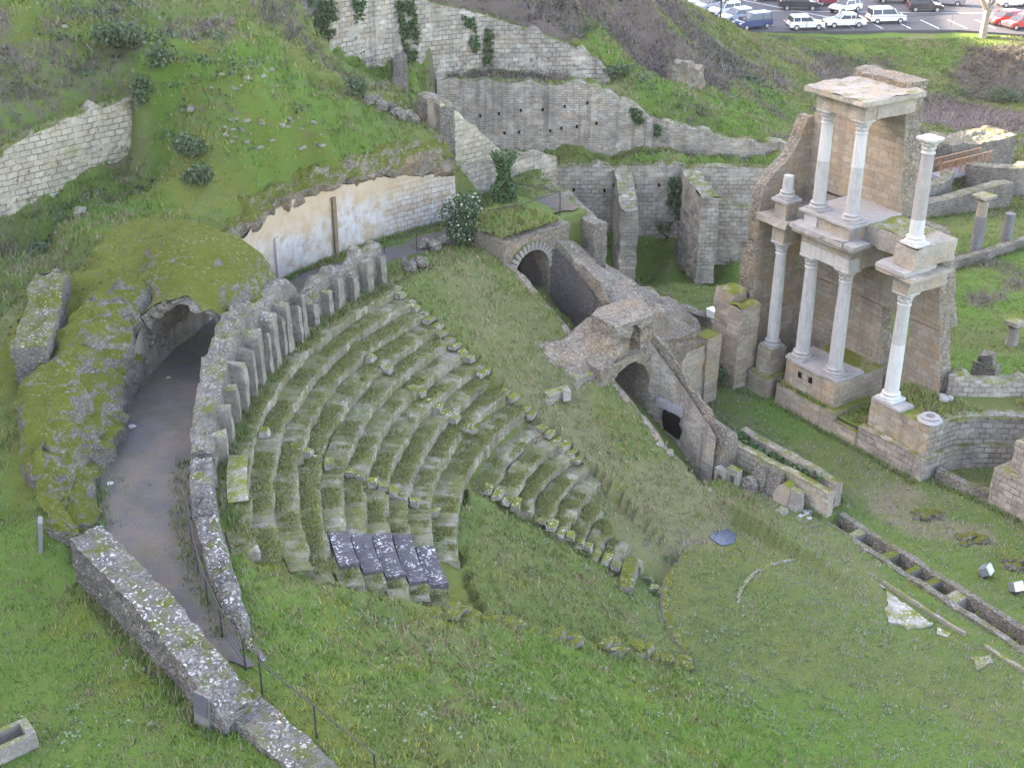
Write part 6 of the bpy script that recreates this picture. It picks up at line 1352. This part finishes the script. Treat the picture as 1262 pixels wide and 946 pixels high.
# pale leafy weeds
WD = [(690, 690, 3.5, 2.6, .4), (640, 640, 2, 2, 0), (780, 660, 2, 1.6, 0), (700, 860, 5, 2.5, 0), (560, 830, 3, 2.4, 0), (470, 800, 2, 2, 0), (850, 860, 4, 2, 0), (400, 260, 1, 1, 0), (100, 880, 3, 2, 0), (560, 900, 3, 2, 0), (900, 780, 4, 3, 0), (1000, 880, 5, 3, 0), (130, 250, 3, 2, 0), (880, 360, 3, 2, 0)]
N = 15000; X = RNG.uniform(-22, 30, N); Y = RNG.uniform(20, 78, N); wv = blob(X+fbm(X, Y, seed=170), Y+fbm(X+9, Y, seed=171), [B(u, v, a, b_, c_) for u, v, a, b_, c_ in WD]); k = wv*np.clip(.6+fbm(X*.9, Y*.9, o=3, seed=172), 0, 1) > RNG.uniform(.1, 1.1, N)
X, Y = X[k], Y[k]; P = np.c_[X, Y, hz(X, Y)+RNG.uniform(.03, .14, len(X))]; P = np.repeat(P, 5, 0)+RNG.normal(0, .09, (len(P)*5, 3))*np.array([1, 1, .3])
tag(leaves('leafy_weeds', P, .1, (.10, .135, .07), (.17, .21, .135), flat=.5), kind='stuff')
# low dark ivy and herbs creeping over the hill
GI = [(90, 60, 4, 2), (260, 60, 4, 2), (60, 130, 3, 2), (330, 90, 3, 1.5), (120, 230, 4, 2), (60, 300, 4, 2), (430, 60, 3, 2), (250, 150, 3, 2), (820, 110, 5, 3), (900, 90, 6, 4), (1000, 60, 8, 4), (690, 30, 5, 3), (1180, 120, 8, 4), (130, 10, 5, 2), (400, 20, 3, 2), (20, 430, 3, 3)]
N = 90000; X = RNG.uniform(-32, 52, N); Y = RNG.uniform(42, 136, N); wv = blob(X+fbm(X, Y, seed=180)*1.5, Y+fbm(X+9, Y, seed=181)*1.5, [B(*g) for g in GI]); k = wv*np.clip(.5+fbm(X*.6, Y*.6, o=3, seed=182)*1.4, 0, 1) > RNG.uniform(.25, 1.0, N)
X, Y = X[k], Y[k]; P = np.c_[X, Y, hz(X, Y)+RNG.uniform(.05, .35, len(X))]; P = np.repeat(P, 5, 0)+RNG.normal(0, .16, (len(P)*5, 3))*np.array([1, 1, .5])
tag(leaves('ground_ivy', P, .17, (.04, .07, .04), (.10, .135, .08), flat=.4), kind='stuff')
# dry stalks on the sunlit bath wall
b = MB()
for k in range(34):
    q = un(rnd(1136, 1186), rnd(172, 186), 2.4); b.tube([q-(0, 0, .2), q+np.array([rnd(-.2, .2), rnd(-.2, .2), rnd(.3, .9)])], [.018, .008], 4)
tag(b.build('dry_stalks', plain('straw', (.3, .25, .17), .8, .2, 0, .2)), kind='stuff')
# ------------------------------------------------------------------ damp winter air
hb = MB(); hb.box((0, 100, -5), (1700, 2300, 114)); hm = bpy.data.materials.new('damp air'); hm.use_nodes = True; t_ = hm.node_tree; t_.nodes.remove(t_.nodes['Principled BSDF'])
pv = t_.nodes.new('ShaderNodeVolumePrincipled'); pv.inputs['Color'].default_value = (.86, .85, .92, 1); pv.inputs['Density'].default_value = .00011; pv.inputs['Anisotropy'].default_value = .3
t_.links.new(pv.outputs[0], t_.nodes['Material Output'].inputs['Volume']); tag(hb.build('haze', hm), kind='stuff')
# ------------------------------------------------------------------ light, sky, camera
EL = R_(22); SUN_AZ = math.atan2(SUNH[0], SUNH[1])     # clockwise from +y
w = bpy.data.worlds.new('World'); sc.world = w; w.use_nodes = True
nt = w.node_tree; bg = nt.nodes['Background']
sky = nt.nodes.new('ShaderNodeTexSky'); sky.sky_type = 'NISHITA'; sky.sun_disc = False
sky.sun_elevation = EL; sky.sun_rotation = SUN_AZ; sky.dust_density = 2.0; sky.air_density = 1.0; sky.ozone_density = 1.0
nt.links.new(sky.outputs[0], bg.inputs[0]); bg.inputs[1].default_value = .15
ld = bpy.data.lights.new('sun', 'SUN'); ld.energy = 3.5; ld.angle = R_(.5); ld.color = (1, .93, .82)
lo = bpy.data.objects.new('sun', ld); COL.objects.link(lo)
from mathutils import Vector
dirv = Vector((SUNH[0]*math.cos(EL), SUNH[1]*math.cos(EL), math.sin(EL)))
lo.rotation_euler = dirv.to_track_quat('Z', 'Y').to_euler()
cam = bpy.data.cameras.new('camera'); cam.sensor_width = 36; cam.lens = 36*FOC/1262; cam.clip_end = 3000; cam.clip_start = .5
co = bpy.data.objects.new('camera', cam); COL.objects.link(co); co.location = (0, 0, EYE); co.rotation_euler = (math.pi/2-PIT, 0, 0)
sc.camera = co
vs = sc.view_settings; vs.view_transform = 'Standard'; vs.look = 'None'; vs.exposure = 3.38; vs.gamma = 1; vs.use_curve_mapping = False
vs.use_white_balance = True; vs.white_balance_temperature = 7800; vs.white_balance_tint = 19
